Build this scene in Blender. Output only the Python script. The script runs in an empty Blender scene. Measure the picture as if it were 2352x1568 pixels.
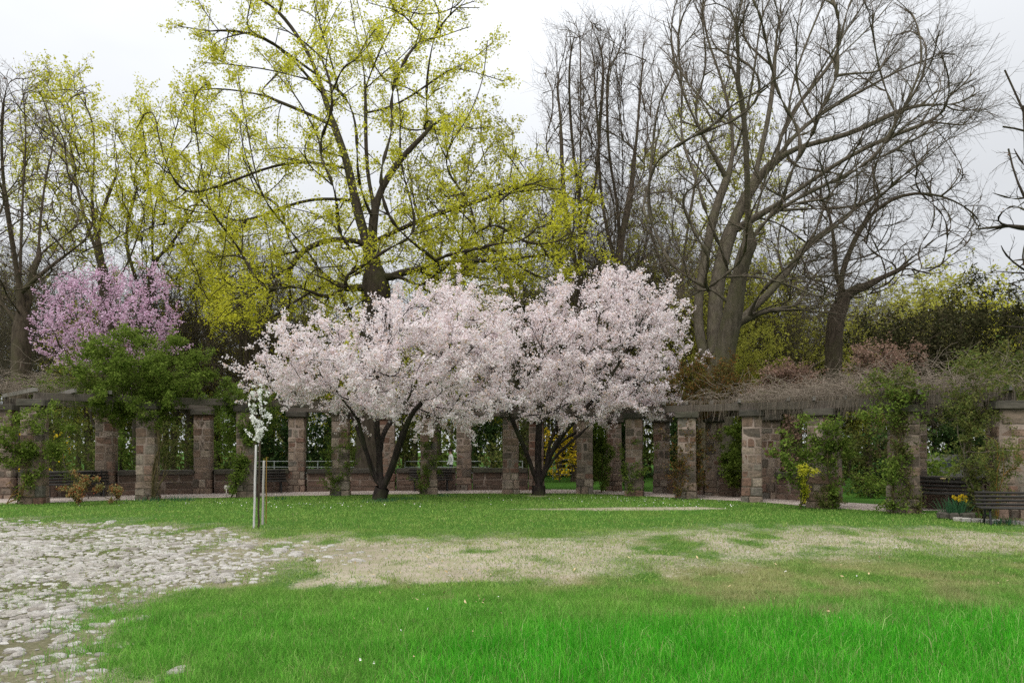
import bpy, bmesh, math, random
import numpy as np
np.seterr(over='ignore')
from mathutils import Vector, Matrix

SC = bpy.context.scene
COL = SC.collection
R = math.radians

# ------------------------------------------------------------------ camera
CAM_H = 1.6
F_PX = 2352 * 28.0 / 36.0          # focal length in units of a 2352 px wide picture
HOR = 1037.0                       # horizon row in that picture
cam_d = bpy.data.cameras.new('camera')
cam_d.lens = 28.0
cam_d.sensor_width = 36.0
cam_d.shift_y = (HOR - 784.0) / 2352.0
cam_d.clip_start = 0.1
cam_d.clip_end = 2000.0
cam = bpy.data.objects.new('camera', cam_d)
cam.location = (0, 0, CAM_H)
cam.rotation_euler = (R(90), 0, 0)
COL.objects.link(cam)
SC.camera = cam

# ------------------------------------------------------------------ sky: bright overcast
SUN_EL, SUN_AZ = 52.0, 205.0       # sun veiled by cloud, behind the camera to the left
w = bpy.data.worlds.new('World')
SC.world = w
w.use_nodes = True
nt = w.node_tree
bg = nt.nodes['Background']
sky = nt.nodes.new('ShaderNodeTexSky')
sky.sky_type = 'NISHITA'
sky.sun_disc = False
sky.sun_elevation = R(SUN_EL)
sky.sun_rotation = R(SUN_AZ)
tc = nt.nodes.new('ShaderNodeTexCoord')
sep = nt.nodes.new('ShaderNodeSeparateXYZ')
nt.links.new(tc.outputs['Generated'], sep.inputs[0])
mr = nt.nodes.new('ShaderNodeMapRange')
mr.inputs['From Min'].default_value = 0.0
mr.inputs['From Max'].default_value = 1.0
mr.inputs['To Min'].default_value = 6.8
mr.inputs['To Max'].default_value = 24.5
pw = nt.nodes.new('ShaderNodeMath')      # an overcast sky brightens towards the zenith
pw.operation = 'POWER'
pw.use_clamp = True
pw.inputs[1].default_value = 2.3
nt.links.new(sep.outputs['Z'], pw.inputs[0])
nt.links.new(pw.outputs[0], mr.inputs['Value'])
nz = nt.nodes.new('ShaderNodeTexNoise')
nz.inputs['Scale'].default_value = 1.7
nz.inputs['Detail'].default_value = 4.0
nz.inputs['Roughness'].default_value = 0.5
mp = nt.nodes.new('ShaderNodeMapping')
mp.inputs['Scale'].default_value = (1.0, 1.0, 2.4)
mp.inputs['Location'].default_value = (0.35, 0.1, 0.2)
nt.links.new(tc.outputs['Generated'], mp.inputs[0])
nt.links.new(mp.outputs[0], nz.inputs['Vector'])
mr2 = nt.nodes.new('ShaderNodeMapRange')
mr2.inputs['From Min'].default_value = 0.3
mr2.inputs['From Max'].default_value = 0.7
mr2.inputs['To Min'].default_value = 0.84
mr2.inputs['To Max'].default_value = 1.10
nt.links.new(nz.outputs['Fac'], mr2.inputs['Value'])
mul = nt.nodes.new('ShaderNodeMath')
mul.operation = 'MULTIPLY'
nt.links.new(mr.outputs[0], mul.inputs[0])
nt.links.new(mr2.outputs[0], mul.inputs[1])
tint = nt.nodes.new('ShaderNodeVectorMath')
tint.operation = 'SCALE'
tint.inputs[0].default_value = (0.965, 0.99, 1.025)
nt.links.new(mul.outputs[0], tint.inputs['Scale'])
mix = nt.nodes.new('ShaderNodeMixRGB')
mix.inputs['Fac'].default_value = 0.96
nt.links.new(sky.outputs[0], mix.inputs['Color1'])
nt.links.new(tint.outputs[0], mix.inputs['Color2'])
nt.links.new(mix.outputs[0], bg.inputs['Color'])
bg.inputs['Strength'].default_value = 0.1

sun_d = bpy.data.lights.new('sun', 'SUN')
sun_d.energy = 1.5
sun_d.angle = R(25)
sun_d.color = (1.0, 0.96, 0.90)
sun = bpy.data.objects.new('sun', sun_d)
# direction towards the sun: azimuth measured like the sky node (0 = +Y, clockwise)
az, el = R(SUN_AZ), R(SUN_EL)
sdir = Vector((math.sin(az) * math.cos(el), math.cos(az) * math.cos(el), math.sin(el)))
sun.rotation_euler = sdir.to_track_quat('Z', 'Y').to_euler()
sun.location = (0, -5, 30)
COL.objects.link(sun)

SC.view_settings.view_transform = 'Standard'
SC.view_settings.look = 'None'
SC.view_settings.exposure = 0.25
SC.view_settings.gamma = 1.0
SC.view_settings.use_curve_mapping = False
SC.render.engine = 'CYCLES'
SC.cycles.max_bounces = 5
SC.cycles.diffuse_bounces = 3
SC.cycles.transmission_bounces = 3
SC.cycles.glossy_bounces = 2
SC.cycles.use_denoising = False


# ------------------------------------------------------------------ helpers
def px(x, y, Y):
    """a point at distance Y seen at column x, row y of the 2352 wide picture"""
    return np.array([(x - 1176.0) / F_PX * Y, Y, CAM_H + (HOR - y) / F_PX * Y])


def ground_y(row):
    return F_PX * CAM_H / (row - HOR)


def tag(o, label=None, cat=None, group=None, kind=None):
    if label: o['label'] = label
    if cat: o['category'] = cat; o['kind'] = 'thing'
    if group: o['group'] = group
    if kind: o['kind'] = kind
    return o


def link(o, parent=None):
    COL.objects.link(o)
    if parent is not None:
        o.parent = parent
    return o


def empty(name, loc, rz=0.0):
    o = bpy.data.objects.new(name, None)
    o.empty_display_size = 0.2
    o.location = loc
    o.rotation_euler = (0, 0, rz)
    return link(o)


def copy_tree(o, parent=None):
    c = o.copy()
    link(c)
    c.parent = parent
    for ch in list(o.children):
        copy_tree(ch, c)
    return c


class MB:
    """collects vertices, quads and triangles; builds one mesh"""
    def __init__(self):
        self.v, self.q, self.t, self.n = [], [], [], 0
        self.att = {}

    def add(self, v, q=None, t=None, **att):
        v = np.asarray(v, dtype=np.float32).reshape(-1, 3)
        if q is not None and len(q): self.q.append(np.asarray(q, dtype=np.int32) + self.n)
        if t is not None and len(t): self.t.append(np.asarray(t, dtype=np.int32) + self.n)
        self.v.append(v)
        for k, a in att.items():
            self.att.setdefault(k, []).append(np.asarray(a, dtype=np.float32))
        self.n += len(v)
        return self

    def mesh(self, name, mat=None, smooth=False, origin=(0, 0, 0)):
        v = np.concatenate(self.v) if self.v else np.zeros((0, 3), np.float32)
        v = v - np.asarray(origin, np.float32)
        q = np.concatenate(self.q) if self.q else np.zeros((0, 4), np.int32)
        t = np.concatenate(self.t) if self.t else np.zeros((0, 3), np.int32)
        me = bpy.data.meshes.new(name)
        me.vertices.add(len(v))
        me.vertices.foreach_set('co', v.astype(np.float32).ravel())
        nl = q.size + t.size
        me.loops.add(nl)
        me.loops.foreach_set('vertex_index', np.concatenate([q.ravel(), t.ravel()]).astype(np.int32))
        me.polygons.add(len(q) + len(t))
        st = np.concatenate([np.arange(len(q)) * 4, q.size + np.arange(len(t)) * 3]).astype(np.int32)
        me.polygons.foreach_set('loop_start', st)
        if smooth:
            me.polygons.foreach_set('use_smooth', np.ones(len(q) + len(t), dtype=bool))
        for k, a in self.att.items():
            at = me.attributes.new(k, 'FLOAT', 'POINT')
            at.data.foreach_set('value', np.concatenate(a).astype(np.float32))
        if mat is not None:
            me.materials.append(mat)
        me.update(calc_edges=True)
        return me

    def build(self, name, mat=None, parent=None, smooth=False, loc=None):
        o = bpy.data.objects.new(name, self.mesh(name, mat, smooth))
        if loc is not None:
            o.location = loc
        return link(o, parent)


def norm(a):
    return a / np.maximum(np.linalg.norm(a, axis=-1, keepdims=True), 1e-9)


def perp(T):
    ref = np.zeros_like(T)
    k = np.abs(T[..., 2]) > 0.85
    ref[..., 2] = 1.0
    ref[k] = (1.0, 0.0, 0.0)
    U = norm(np.cross(T, ref))
    return U, np.cross(T, U)


def tubes(mb, P, Rd, k=4):
    """P (B,n,3), Rd (B,n): a tube with k sides along each polyline"""
    B, n, _ = P.shape
    T = np.empty_like(P)
    T[:, 1:-1] = P[:, 2:] - P[:, :-2]
    T[:, 0] = P[:, 1] - P[:, 0]
    T[:, -1] = P[:, -1] - P[:, -2]
    T = norm(T)
    # one reference frame per polyline keeps the tube from twisting
    Tm = norm(P[:, -1] - P[:, 0])
    U0, _ = perp(Tm)
    U = U0[:, None, :] - T * np.sum(U0[:, None, :] * T, axis=-1, keepdims=True)
    U = norm(U)
    V = np.cross(T, U)
    a = np.arange(k) / k * 2 * math.pi
    ring = (P[:, :, None, :] + Rd[:, :, None, None] *
            (np.cos(a)[None, None, :, None] * U[:, :, None, :] + np.sin(a)[None, None, :, None] * V[:, :, None, :]))
    idx = np.arange(B * n * k).reshape(B, n, k)
    j = np.roll(np.arange(k), -1)
    q = np.stack([idx[:, :-1, :], idx[:, :-1, j], idx[:, 1:, j], idx[:, 1:, :]], axis=-1).reshape(-1, 4)
    mb.add(ring.reshape(-1, 3), q)


def tube1(mb, pts, radii, k=6):
    pts = np.asarray(pts, float)
    if np.isscalar(radii): radii = [radii] * len(pts)
    tubes(mb, pts[None], np.asarray(radii, float)[None], k)


def smooth_path(pts, step):
    pts = np.asarray(pts, float)
    out = []
    n = len(pts)
    for i in range(n - 1):
        p0, p1, p2, p3 = pts[max(i - 1, 0)], pts[i], pts[i + 1], pts[min(i + 2, n - 1)]
        m = max(1, int(np.linalg.norm(p2 - p1) / step))
        for s in range(m):
            t = s / m
            out.append(0.5 * ((2 * p1) + (-p0 + p2) * t + (2 * p0 - 5 * p1 + 4 * p2 - p3) * t * t + (-p0 + 3 * p1 - 3 * p2 + p3) * t ** 3))
    out.append(pts[-1])
    return np.array(out)


def grow(rng, pos, tan, r, L, n=4, ang=(35, 10), wig=0.15, up=0.0, taper=0.35, flat=0.0):
    """vectorised branch growth from points; returns P (B,n,3), R (B,n)"""
    B = len(pos)
    U, V = perp(tan)
    az = rng.uniform(0, 2 * math.pi, B)
    a = np.radians(rng.normal(ang[0], ang[1], B))
    side = np.cos(az)[:, None] * U + np.sin(az)[:, None] * V
    if flat: side[:, 2] *= (1 - flat); side = norm(side)
    d = norm(np.cos(a)[:, None] * tan + np.sin(a)[:, None] * side)
    P = np.empty((B, n, 3))
    P[:, 0] = pos
    st = (np.asarray(L) / (n - 1))[:, None]
    for i in range(1, n):
        P[:, i] = P[:, i - 1] + d * st
        d = d + rng.normal(0, wig, (B, 3))
        d[:, 2] += up
        d = norm(d)
    Rd = np.asarray(r)[:, None] * np.linspace(1, taper, n)[None, :]
    return P, Rd


def along(rng, P, Rd, m, t0=0.15, t1=1.0):
    """m stratified points on each polyline: positions, tangents, radii, lengths, parameter"""
    B, n, _ = P.shape
    t = t0 + (t1 - t0) * (np.arange(m)[None, :] + rng.uniform(0, 1, (B, m))) / m
    f = t * (n - 1)
    i = np.minimum(f.astype(int), n - 2)
    fr = (f - i)[..., None]
    bi = np.arange(B)[:, None]
    A, C = P[bi, i], P[bi, i + 1]
    pos = A + (C - A) * fr
    tan = norm(C - A)
    rr = Rd[bi, i] + (Rd[bi, i + 1] - Rd[bi, i]) * fr[..., 0]
    ln = np.linalg.norm(P[:, 1:] - P[:, :-1], axis=-1).sum(1)
    ln = np.repeat(ln[:, None], m, 1)
    return pos.reshape(-1, 3), tan.reshape(-1, 3), rr.ravel(), ln.ravel(), t.ravel()


def leaves(mb, rng, C, size, aspect=0.6, flat=0.0, sd=0.3, upbias=0.0):
    """diamond faces with random orientation at points C"""
    N = len(C)
    nrm = rng.normal(0, 1, (N, 3))
    nrm[:, 2] = nrm[:, 2] * (1 + flat) + upbias
    nrm = norm(nrm)
    U, V = perp(nrm)
    az = rng.uniform(0, 2 * math.pi, N)[:, None]
    A = np.cos(az) * U + np.sin(az) * V
    Bv = np.cross(nrm, A)
    s = (size * np.clip(rng.normal(1, sd, N), 0.35, 2.0))[:, None]
    fold = nrm * s * 0.18
    v = np.stack([C - A * s, C + Bv * s * aspect + fold, C + A * s, C - Bv * s * aspect + fold], axis=1)
    mb.add(v.reshape(-1, 3), np.arange(N * 4).reshape(N, 4))


def clumps(rng, C, m, rad):
    N = len(C)
    o = rng.normal(0, 1, (N, m, 3)) * rad
    return (C[:, None, :] + o).reshape(-1, 3)


def in_poly(x, y, poly):
    poly = np.asarray(poly, float)
    inside = np.zeros(np.shape(x), bool)
    j = len(poly) - 1
    for i in range(len(poly)):
        xi, yi = poly[i]; xj, yj = poly[j]
        c = ((yi > y) != (yj > y)) & (x < (xj - xi) * (y - yi) / (yj - yi + 1e-12) + xi)
        inside ^= c
        j = i
    return inside


def poly_dist(x, y, poly):
    poly = np.asarray(poly, float)
    d = np.full(np.shape(x), 1e9)
    for i in range(len(poly)):
        a, b = poly[i - 1], poly[i]
        ab = b - a
        t = np.clip(((x - a[0]) * ab[0] + (y - a[1]) * ab[1]) / (ab @ ab + 1e-9), 0, 1)
        d = np.minimum(d, np.hypot(x - a[0] - t * ab[0], y - a[1] - t * ab[1]))
    return d


_H = np.random.default_rng(11).uniform(0, 1, (256, 256))


def vnoise(x, y, s=1.0, ox=0):
    x = np.asarray(x) * s + 37.3 + ox; y = np.asarray(y) * s + 91.7 - ox
    xi = np.floor(x).astype(int); yi = np.floor(y).astype(int)
    fx = x - xi; fy = y - yi
    fx = fx * fx * (3 - 2 * fx); fy = fy * fy * (3 - 2 * fy)
    g = lambda a, b: _H[a % 256, b % 256]
    return (g(xi, yi) * (1 - fx) + g(xi + 1, yi) * fx) * (1 - fy) + (g(xi, yi + 1) * (1 - fx) + g(xi + 1, yi + 1) * fx) * fy


def fbm(x, y, s=1.0, o=4, ox=0):
    t, a, n = 0, 0.5, 0
    for i in range(o):
        t = t + a * vnoise(x, y, s * 2 ** i, ox + 17 * i); n += a; a *= 0.5
    return t / n


# ------------------------------------------------------------------ materials
def lin(h):
    """sRGB 0..255 triple to linear"""
    o = []
    for c in h:
        c = c / 255.0
        o.append(c / 12.92 if c <= 0.04045 else ((c + 0.055) / 1.055) ** 2.4)
    return tuple(o)


class NT:
    def __init__(self, name):
        self.m = bpy.data.materials.new(name)
        self.m.use_nodes = True
        self.t = self.m.node_tree
        self.t.nodes.clear()
        self.out = self.t.nodes.new('ShaderNodeOutputMaterial')

    def n(self, kind, **inp):
        nd = self.t.nodes.new('ShaderNode' + kind)
        for k, v in inp.items():
            key = k.replace('_', ' ')
            s = nd.inputs[key] if key in nd.inputs else nd.inputs[int(k[1:])]
            if hasattr(v, 'is_output') or isinstance(v, bpy.types.NodeSocket):
                self.t.links.new(v, s)
            else:
                s.default_value = v
        return nd

    def ramp(self, fac, stops, interp='LINEAR'):
        nd = self.t.nodes.new('ShaderNodeValToRGB')
        nd.color_ramp.interpolation = interp
        e = nd.color_ramp.elements
        while len(e) < len(stops): e.new(0.5)
        for i, (p, c) in enumerate(stops):
            e[i].position = p
            e[i].color = (*c, 1) if len(c) == 3 else c
        self.t.links.new(fac, nd.inputs['Fac'])
        return nd.outputs['Color']

    def noise(self, scale, detail=3.0, rough=0.55, vec=None, dist=0.0):
        nd = self.n('TexNoise', Scale=scale, Detail=detail, Roughness=rough, Distortion=dist)
        if vec is not None: self.t.links.new(vec, nd.inputs['Vector'])
        return nd.outputs['Fac']

    def coord(self, which='Object'):
        return self.n('TexCoord').outputs[which]

    def mix(self, fac, a, b, mode='MIX'):
        nd = self.t.nodes.new('ShaderNodeMixRGB')
        nd.blend_type = mode
        for s, v in zip(('Fac', 'Color1', 'Color2'), (fac, a, b)):
            if isinstance(v, bpy.types.NodeSocket): self.t.links.new(v, nd.inputs[s])
            elif s == 'Fac': nd.inputs[s].default_value = v
            else: nd.inputs[s].default_value = (*v, 1) if len(v) == 3 else v
        return nd.outputs[0]

    def math(self, op, a, b=0.0):
        nd = self.t.nodes.new('ShaderNodeMath')
        nd.operation = op
        for i, v in enumerate((a, b)):
            if isinstance(v, bpy.types.NodeSocket): self.t.links.new(v, nd.inputs[i])
            else: nd.inputs[i].default_value = v
        return nd.outputs[0]

    def bump(self, h, dist=0.02, strength=0.6):
        return self.n('Bump', Height=h, Distance=dist, Strength=strength).outputs[0]

    def surf(self, color, rough=0.9, normal=None, spec=0.25, metal=0.0):
        nd = self.n('BsdfPrincipled', Roughness=rough, Metallic=metal)
        nd.inputs['Specular IOR Level'].default_value = spec
        if isinstance(color, bpy.types.NodeSocket): self.t.links.new(color, nd.inputs['Base Color'])
        else: nd.inputs['Base Color'].default_value = (*color, 1)
        if normal is not None: self.t.links.new(normal, nd.inputs['Normal'])
        self.t.links.new(nd.outputs[0], self.out.inputs['Surface'])
        return self.m

    def leafy(self, color, trans=0.35):
        d = self.n('BsdfDiffuse', Color=color)
        t = self.n('BsdfTranslucent', Color=color)
        mx = self.t.nodes.new('ShaderNodeMixShader')
        mx.inputs[0].default_value = trans
        self.t.links.new(d.outputs[0], mx.inputs[1])
        self.t.links.new(t.outputs[0], mx.inputs[2])
        self.t.links.new(mx.outputs[0], self.out.inputs['Surface'])
        return self.m


def mat_leaf(name, cols, trans=0.35, patch=0.5):
    k = NT(name)
    rnd = k.n('NewGeometry').outputs['Random Per Island']
    n = len(cols)
    c = k.ramp(rnd, [(i / max(1, n - 1), col) for i, col in enumerate(cols)])
    if patch:
        nz = k.noise(patch, 2.0, vec=k.coord('Object'))
        v = k.ramp(nz, [(0.3, (0.72, 0.72, 0.72)), (0.7, (1.2, 1.2, 1.2))])
        c = k.mix(1.0, c, v, 'MULTIPLY')
    return k.leafy(c, trans)


def mat_bark(name, a, b, scale=9.0, green=None):
    k = NT(name)
    co = k.coord('Object')
    mp = k.n('Mapping', Vector=co, Scale=(1, 1, 0.25))
    n1 = k.noise(scale, 5.0, 0.65, mp.outputs[0], 0.4)
    c = k.ramp(n1, [(0.3, a), (0.7, b)])
    if green is not None:
        n2 = k.noise(0.9, 3.0, 0.6, co)
        f = k.ramp(n2, [(0.48, (0, 0, 0)), (0.66, (0.7, 0.7, 0.7))])
        c = k.mix(f, c, green)
    return k.surf(c, 0.95, k.bump(n1, 0.03, 0.8), 0.1)


M = {}
M['bark_dark'] = mat_bark('bark_dark', (0.024, 0.018, 0.013), (0.075, 0.06, 0.045), 9, (0.06, 0.06, 0.025))
M['bark_grey'] = mat_bark('bark_grey', (0.06, 0.05, 0.037), (0.16, 0.135, 0.10), 8, (0.10, 0.095, 0.05))
M['bark_brown'] = mat_bark('bark_brown', (0.04, 0.03, 0.022), (0.11, 0.085, 0.062), 9, (0.075, 0.07, 0.035))
M['bark_cherry'] = mat_bark('bark_cherry', (0.012, 0.009, 0.008), (0.05, 0.04, 0.034), 14, (0.05, 0.055, 0.025))
M['twig_tan'] = mat_bark('twig_tan', (0.16, 0.125, 0.095), (0.30, 0.25, 0.20), 12)
M['twig_brown'] = mat_bark('twig_brown', (0.085, 0.065, 0.048), (0.17, 0.135, 0.105), 5)
M['twig_dark'] = mat_bark('twig_dark', (0.04, 0.032, 0.022), (0.10, 0.085, 0.06), 5)
M['stem_olive'] = mat_bark('stem_olive', (0.05, 0.045, 0.02), (0.14, 0.11, 0.05), 14)
M['stem_orange'] = mat_bark('stem_orange', (0.16, 0.09, 0.02), (0.28, 0.17, 0.05), 14)
M['maple_leaf'] = mat_leaf('maple_leaf', [(0.44, 0.43, 0.03), (0.60, 0.58, 0.05), (0.70, 0.67, 0.08), (0.52, 0.54, 0.06)], 0.5, 0.35)
M['pale_leaf'] = mat_leaf('pale_leaf', [(0.34, 0.33, 0.05), (0.45, 0.43, 0.08), (0.38, 0.39, 0.08)], 0.45, 0.3)
M['blossom'] = mat_leaf('blossom', [(0.89, 0.80, 0.815), (0.90, 0.84, 0.85), (0.88, 0.77, 0.785), (0.90, 0.83, 0.845), (0.91, 0.87, 0.87), (0.88, 0.77, 0.775), (0.72, 0.53, 0.41)], 0.5, 0.0)
M['pink_blossom'] = mat_leaf('pink_blossom', [(0.73, 0.48, 0.65), (0.82, 0.62, 0.76), (0.76, 0.53, 0.69), (0.50, 0.27, 0.38)], 0.4, 0.0)
M['white_blossom'] = mat_leaf('white_blossom', [(0.86, 0.86, 0.82), (0.82, 0.83, 0.76), (0.88, 0.88, 0.86)], 0.3, 0.0)
M['green_leaf'] = mat_leaf('green_leaf', [(0.08, 0.13, 0.02), (0.145, 0.21, 0.035), (0.20, 0.26, 0.05), (0.12, 0.17, 0.03)], 0.4, 0.8)
M['vine_leaf'] = mat_leaf('vine_leaf', [(0.08, 0.14, 0.025), (0.15, 0.22, 0.04), (0.20, 0.26, 0.05), (0.11, 0.17, 0.03)], 0.4, 0.8)
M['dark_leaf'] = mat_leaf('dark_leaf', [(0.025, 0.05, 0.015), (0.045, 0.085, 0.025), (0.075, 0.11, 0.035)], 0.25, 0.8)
M['yew_leaf'] = mat_leaf('yew_leaf', [(0.03, 0.035, 0.015), (0.065, 0.06, 0.028), (0.09, 0.078, 0.04), (0.045, 0.055, 0.022)], 0.2, 0.5)
M['hedge_leaf'] = mat_leaf('hedge_leaf', [(0.08, 0.12, 0.03), (0.14, 0.175, 0.045), (0.20, 0.20, 0.06), (0.12, 0.14, 0.04)], 0.4, 0.6)
M['russet_leaf'] = mat_leaf('russet_leaf', [(0.17, 0.07, 0.025), (0.20, 0.10, 0.03), (0.13, 0.13, 0.035), (0.10, 0.075, 0.03), (0.09, 0.11, 0.03)], 0.35, 0.8)
M['mauve_leaf'] = mat_leaf('mauve_leaf', [(0.28, 0.17, 0.13), (0.36, 0.24, 0.19), (0.24, 0.16, 0.10)], 0.35, 0.6)
M['red_leaf'] = mat_leaf('red_leaf', [(0.30, 0.07, 0.03), (0.34, 0.20, 0.08), (0.22, 0.24, 0.08), (0.36, 0.28, 0.14)], 0.4, 0.0)
M['yellow_flower'] = mat_leaf('yellow_flower', [(0.56, 0.38, 0.015), (0.66, 0.48, 0.03), (0.46, 0.33, 0.03)], 0.35, 0.0)
M['daffodil_leaf'] = mat_leaf('daffodil_leaf', [(0.04, 0.11, 0.06), (0.07, 0.17, 0.08), (0.05, 0.13, 0.05)], 0.35, 0.0)


def mat_stone(name, cols, scale=9.0, lichen=0.3):
    k = NT(name)
    co = k.coord('Object')
    rnd = k.n('ObjectInfo').outputs['Random']
    n = len(cols)
    c = k.ramp(rnd, [(i / max(1, n - 1), col) for i, col in enumerate(cols)])
    off = k.n('VectorMath', v0=co)
    off.operation = 'ADD'
    cmb = k.n('CombineXYZ', X=k.math('MULTIPLY', rnd, 91.0), Y=k.math('MULTIPLY', rnd, 37.0))
    k.t.links.new(cmb.outputs[0], off.inputs[1])
    v = off.outputs[0]
    nz = k.noise(scale * 0.35, 6.0, 0.65, v)
    c = k.mix(1.0, c, k.ramp(nz, [(0.25, (0.55, 0.55, 0.55)), (0.75, (1.4, 1.38, 1.35))]), 'MULTIPLY')
    n2 = k.noise(scale * 0.18, 4.0, 0.7, v)
    c = k.mix(k.ramp(n2, [(0.5, (0, 0, 0)), (0.72, (lichen,) * 3)]), c, (0.05, 0.05, 0.043))
    return k.surf(c, 0.95, k.bump(nz, 0.04, 0.7), 0.15)


M['sandstone'] = mat_stone('sandstone', [(0.220, 0.152, 0.112), (0.285, 0.220, 0.171), (0.110, 0.091, 0.073), (0.241, 0.183, 0.140), (0.176, 0.098, 0.071), (0.319, 0.262, 0.207), (0.131, 0.120, 0.101)], 9, 0.7)
M['wallstone'] = mat_stone('wallstone', [(0.144, 0.096, 0.074), (0.186, 0.130, 0.101), (0.108, 0.078, 0.060), (0.168, 0.118, 0.091)], 9, 0.7)
M['coping'] = mat_stone('coping', [(0.06, 0.055, 0.045), (0.095, 0.085, 0.07), (0.075, 0.075, 0.05)], 7, 0.5)
M['cobble'] = mat_stone('cobble', [(0.34, 0.32, 0.29), (0.43, 0.41, 0.38), (0.27, 0.25, 0.22), (0.37, 0.345, 0.31), (0.20, 0.18, 0.15)], 14, 0.45)


def mat_plain(name, a, b, scale=8.0, rough=0.9, bump=0.01, spec=0.2, stretch=(1, 1, 1), metal=0.0):
    k = NT(name)
    mp = k.n('Mapping', Vector=k.coord('Object'), Scale=stretch)
    nz = k.noise(scale, 5.0, 0.6, mp.outputs[0])
    c = k.ramp(nz, [(0.3, a), (0.7, b)])
    return k.surf(c, rough, k.bump(nz, bump, 0.6), spec, metal)


M['mortar'] = mat_plain('mortar', (0.20, 0.155, 0.125), (0.30, 0.24, 0.195), 14, 0.95, 0.01)
M['beam'] = mat_plain('beam', (0.06, 0.049, 0.039), (0.155, 0.132, 0.108), 6, 0.9, 0.012, 0.15, (0.4, 6, 6))
M['rafter'] = mat_plain('rafter', (0.11, 0.1, 0.088), (0.25, 0.23, 0.205), 6, 0.9, 0.01, 0.15, (0.4, 6, 6))
M['bench_wood'] = mat_plain('bench_wood', (0.016, 0.014, 0.012), (0.05, 0.045, 0.038), 7, 0.7, 0.006, 0.3, (0.4, 6, 6))
M['bench_iron'] = mat_plain('bench_iron', (0.012, 0.012, 0.012), (0.03, 0.03, 0.03), 10, 0.6, 0.003, 0.4)
M['stake'] = mat_plain('stake', (0.24, 0.22, 0.19), (0.42, 0.40, 0.37), 9, 0.85, 0.006, 0.2, (8, 8, 0.6))
M['whitewash'] = mat_plain('whitewash', (0.36, 0.35, 0.33), (0.56, 0.55, 0.53), 9, 0.85, 0.006, 0.2, (6, 6, 0.8))
M['galv'] = mat_plain('galv', (0.22, 0.23, 0.23), (0.34, 0.35, 0.35), 9, 0.55, 0.002, 0.4)
M['plaque'] = mat_plain('plaque', (0.62, 0.46, 0.22), (0.72, 0.56, 0.30), 20, 0.4, 0.001, 0.4)
M['sign_face'] = mat_plain('sign_face', (0.42, 0.39, 0.34), (0.55, 0.51, 0.45), 12, 0.8, 0.001)
M['car_paint'] = mat_plain('car_paint', (0.09, 0.085, 0.08), (0.11, 0.105, 0.10), 2, 0.18, 0.0, 0.6)
M['car_glass'] = mat_plain('car_glass', (0.015, 0.018, 0.02), (0.03, 0.035, 0.04), 2, 0.1, 0.0, 0.6)
M['rubber'] = mat_plain('rubber', (0.012, 0.012, 0.012), (0.025, 0.025, 0.025), 9, 0.9, 0.003)
M['petal_white'] = mat_plain('petal_white', (0.74, 0.68, 0.68), (0.85, 0.80, 0.80), 30, 0.9, 0.0)
M['straw'] = mat_plain('straw', (0.40, 0.28, 0.13), (0.60, 0.48, 0.30), 30, 0.9, 0.0)

# ------------------------------------------------------------------ ground
def gpx(pts):
    """ground points (X, Y) of picture columns and rows"""
    o = []
    for x, y in pts:
        Y = ground_y(y)
        o.append(((x - 1176) / F_PX * Y, Y))
    return o


BARE = gpx([(-700, 1193), (0, 1197), (300, 1203), (460, 1216), (560, 1229), (700, 1231), (860, 1243), (1000, 1237), (1180, 1233), (1500, 1219),
            (1800, 1212), (2352, 1213), (2900, 1213), (2900, 1262), (2352, 1266), (2050, 1272), (1800, 1282), (1500, 1302), (1350, 1322),
            (1180, 1330), (950, 1340), (700, 1342), (560, 1338), (400, 1348), (300, 1372), (285, 1400), (240, 1430), (205, 1480), (195, 1530),
            (215, 1580), (240, 1700), (-900, 1700)])
STONY = gpx([(-700, 1193), (0, 1196), (300, 1204), (430, 1222), (560, 1250), (640, 1290), (560, 1335), (400, 1348), (300, 1372), (285, 1400),
             (240, 1430), (205, 1480), (195, 1530), (215, 1580), (240, 1700), (-900, 1700)])
STRIP = gpx([(1130, 1169), (1400, 1164), (1600, 1163), (1690, 1168), (1600, 1171), (1400, 1172)])
WORN = gpx([(1180, 1325), (1500, 1300), (2352, 1268), (2800, 1268), (2800, 1400), (2352, 1400), (1700, 1412), (1300, 1395), (1150, 1360)])
LUSH = gpx([(780, 1700), (900, 1500), (1150, 1430), (1500, 1400), (2352, 1405), (2900, 1405), (2900, 1700)])


def sdf(x, y, poly, scale=1.0):
    d = poly_dist(x, y, poly)
    return np.where(in_poly(x, y, poly), d, -d)


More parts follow.
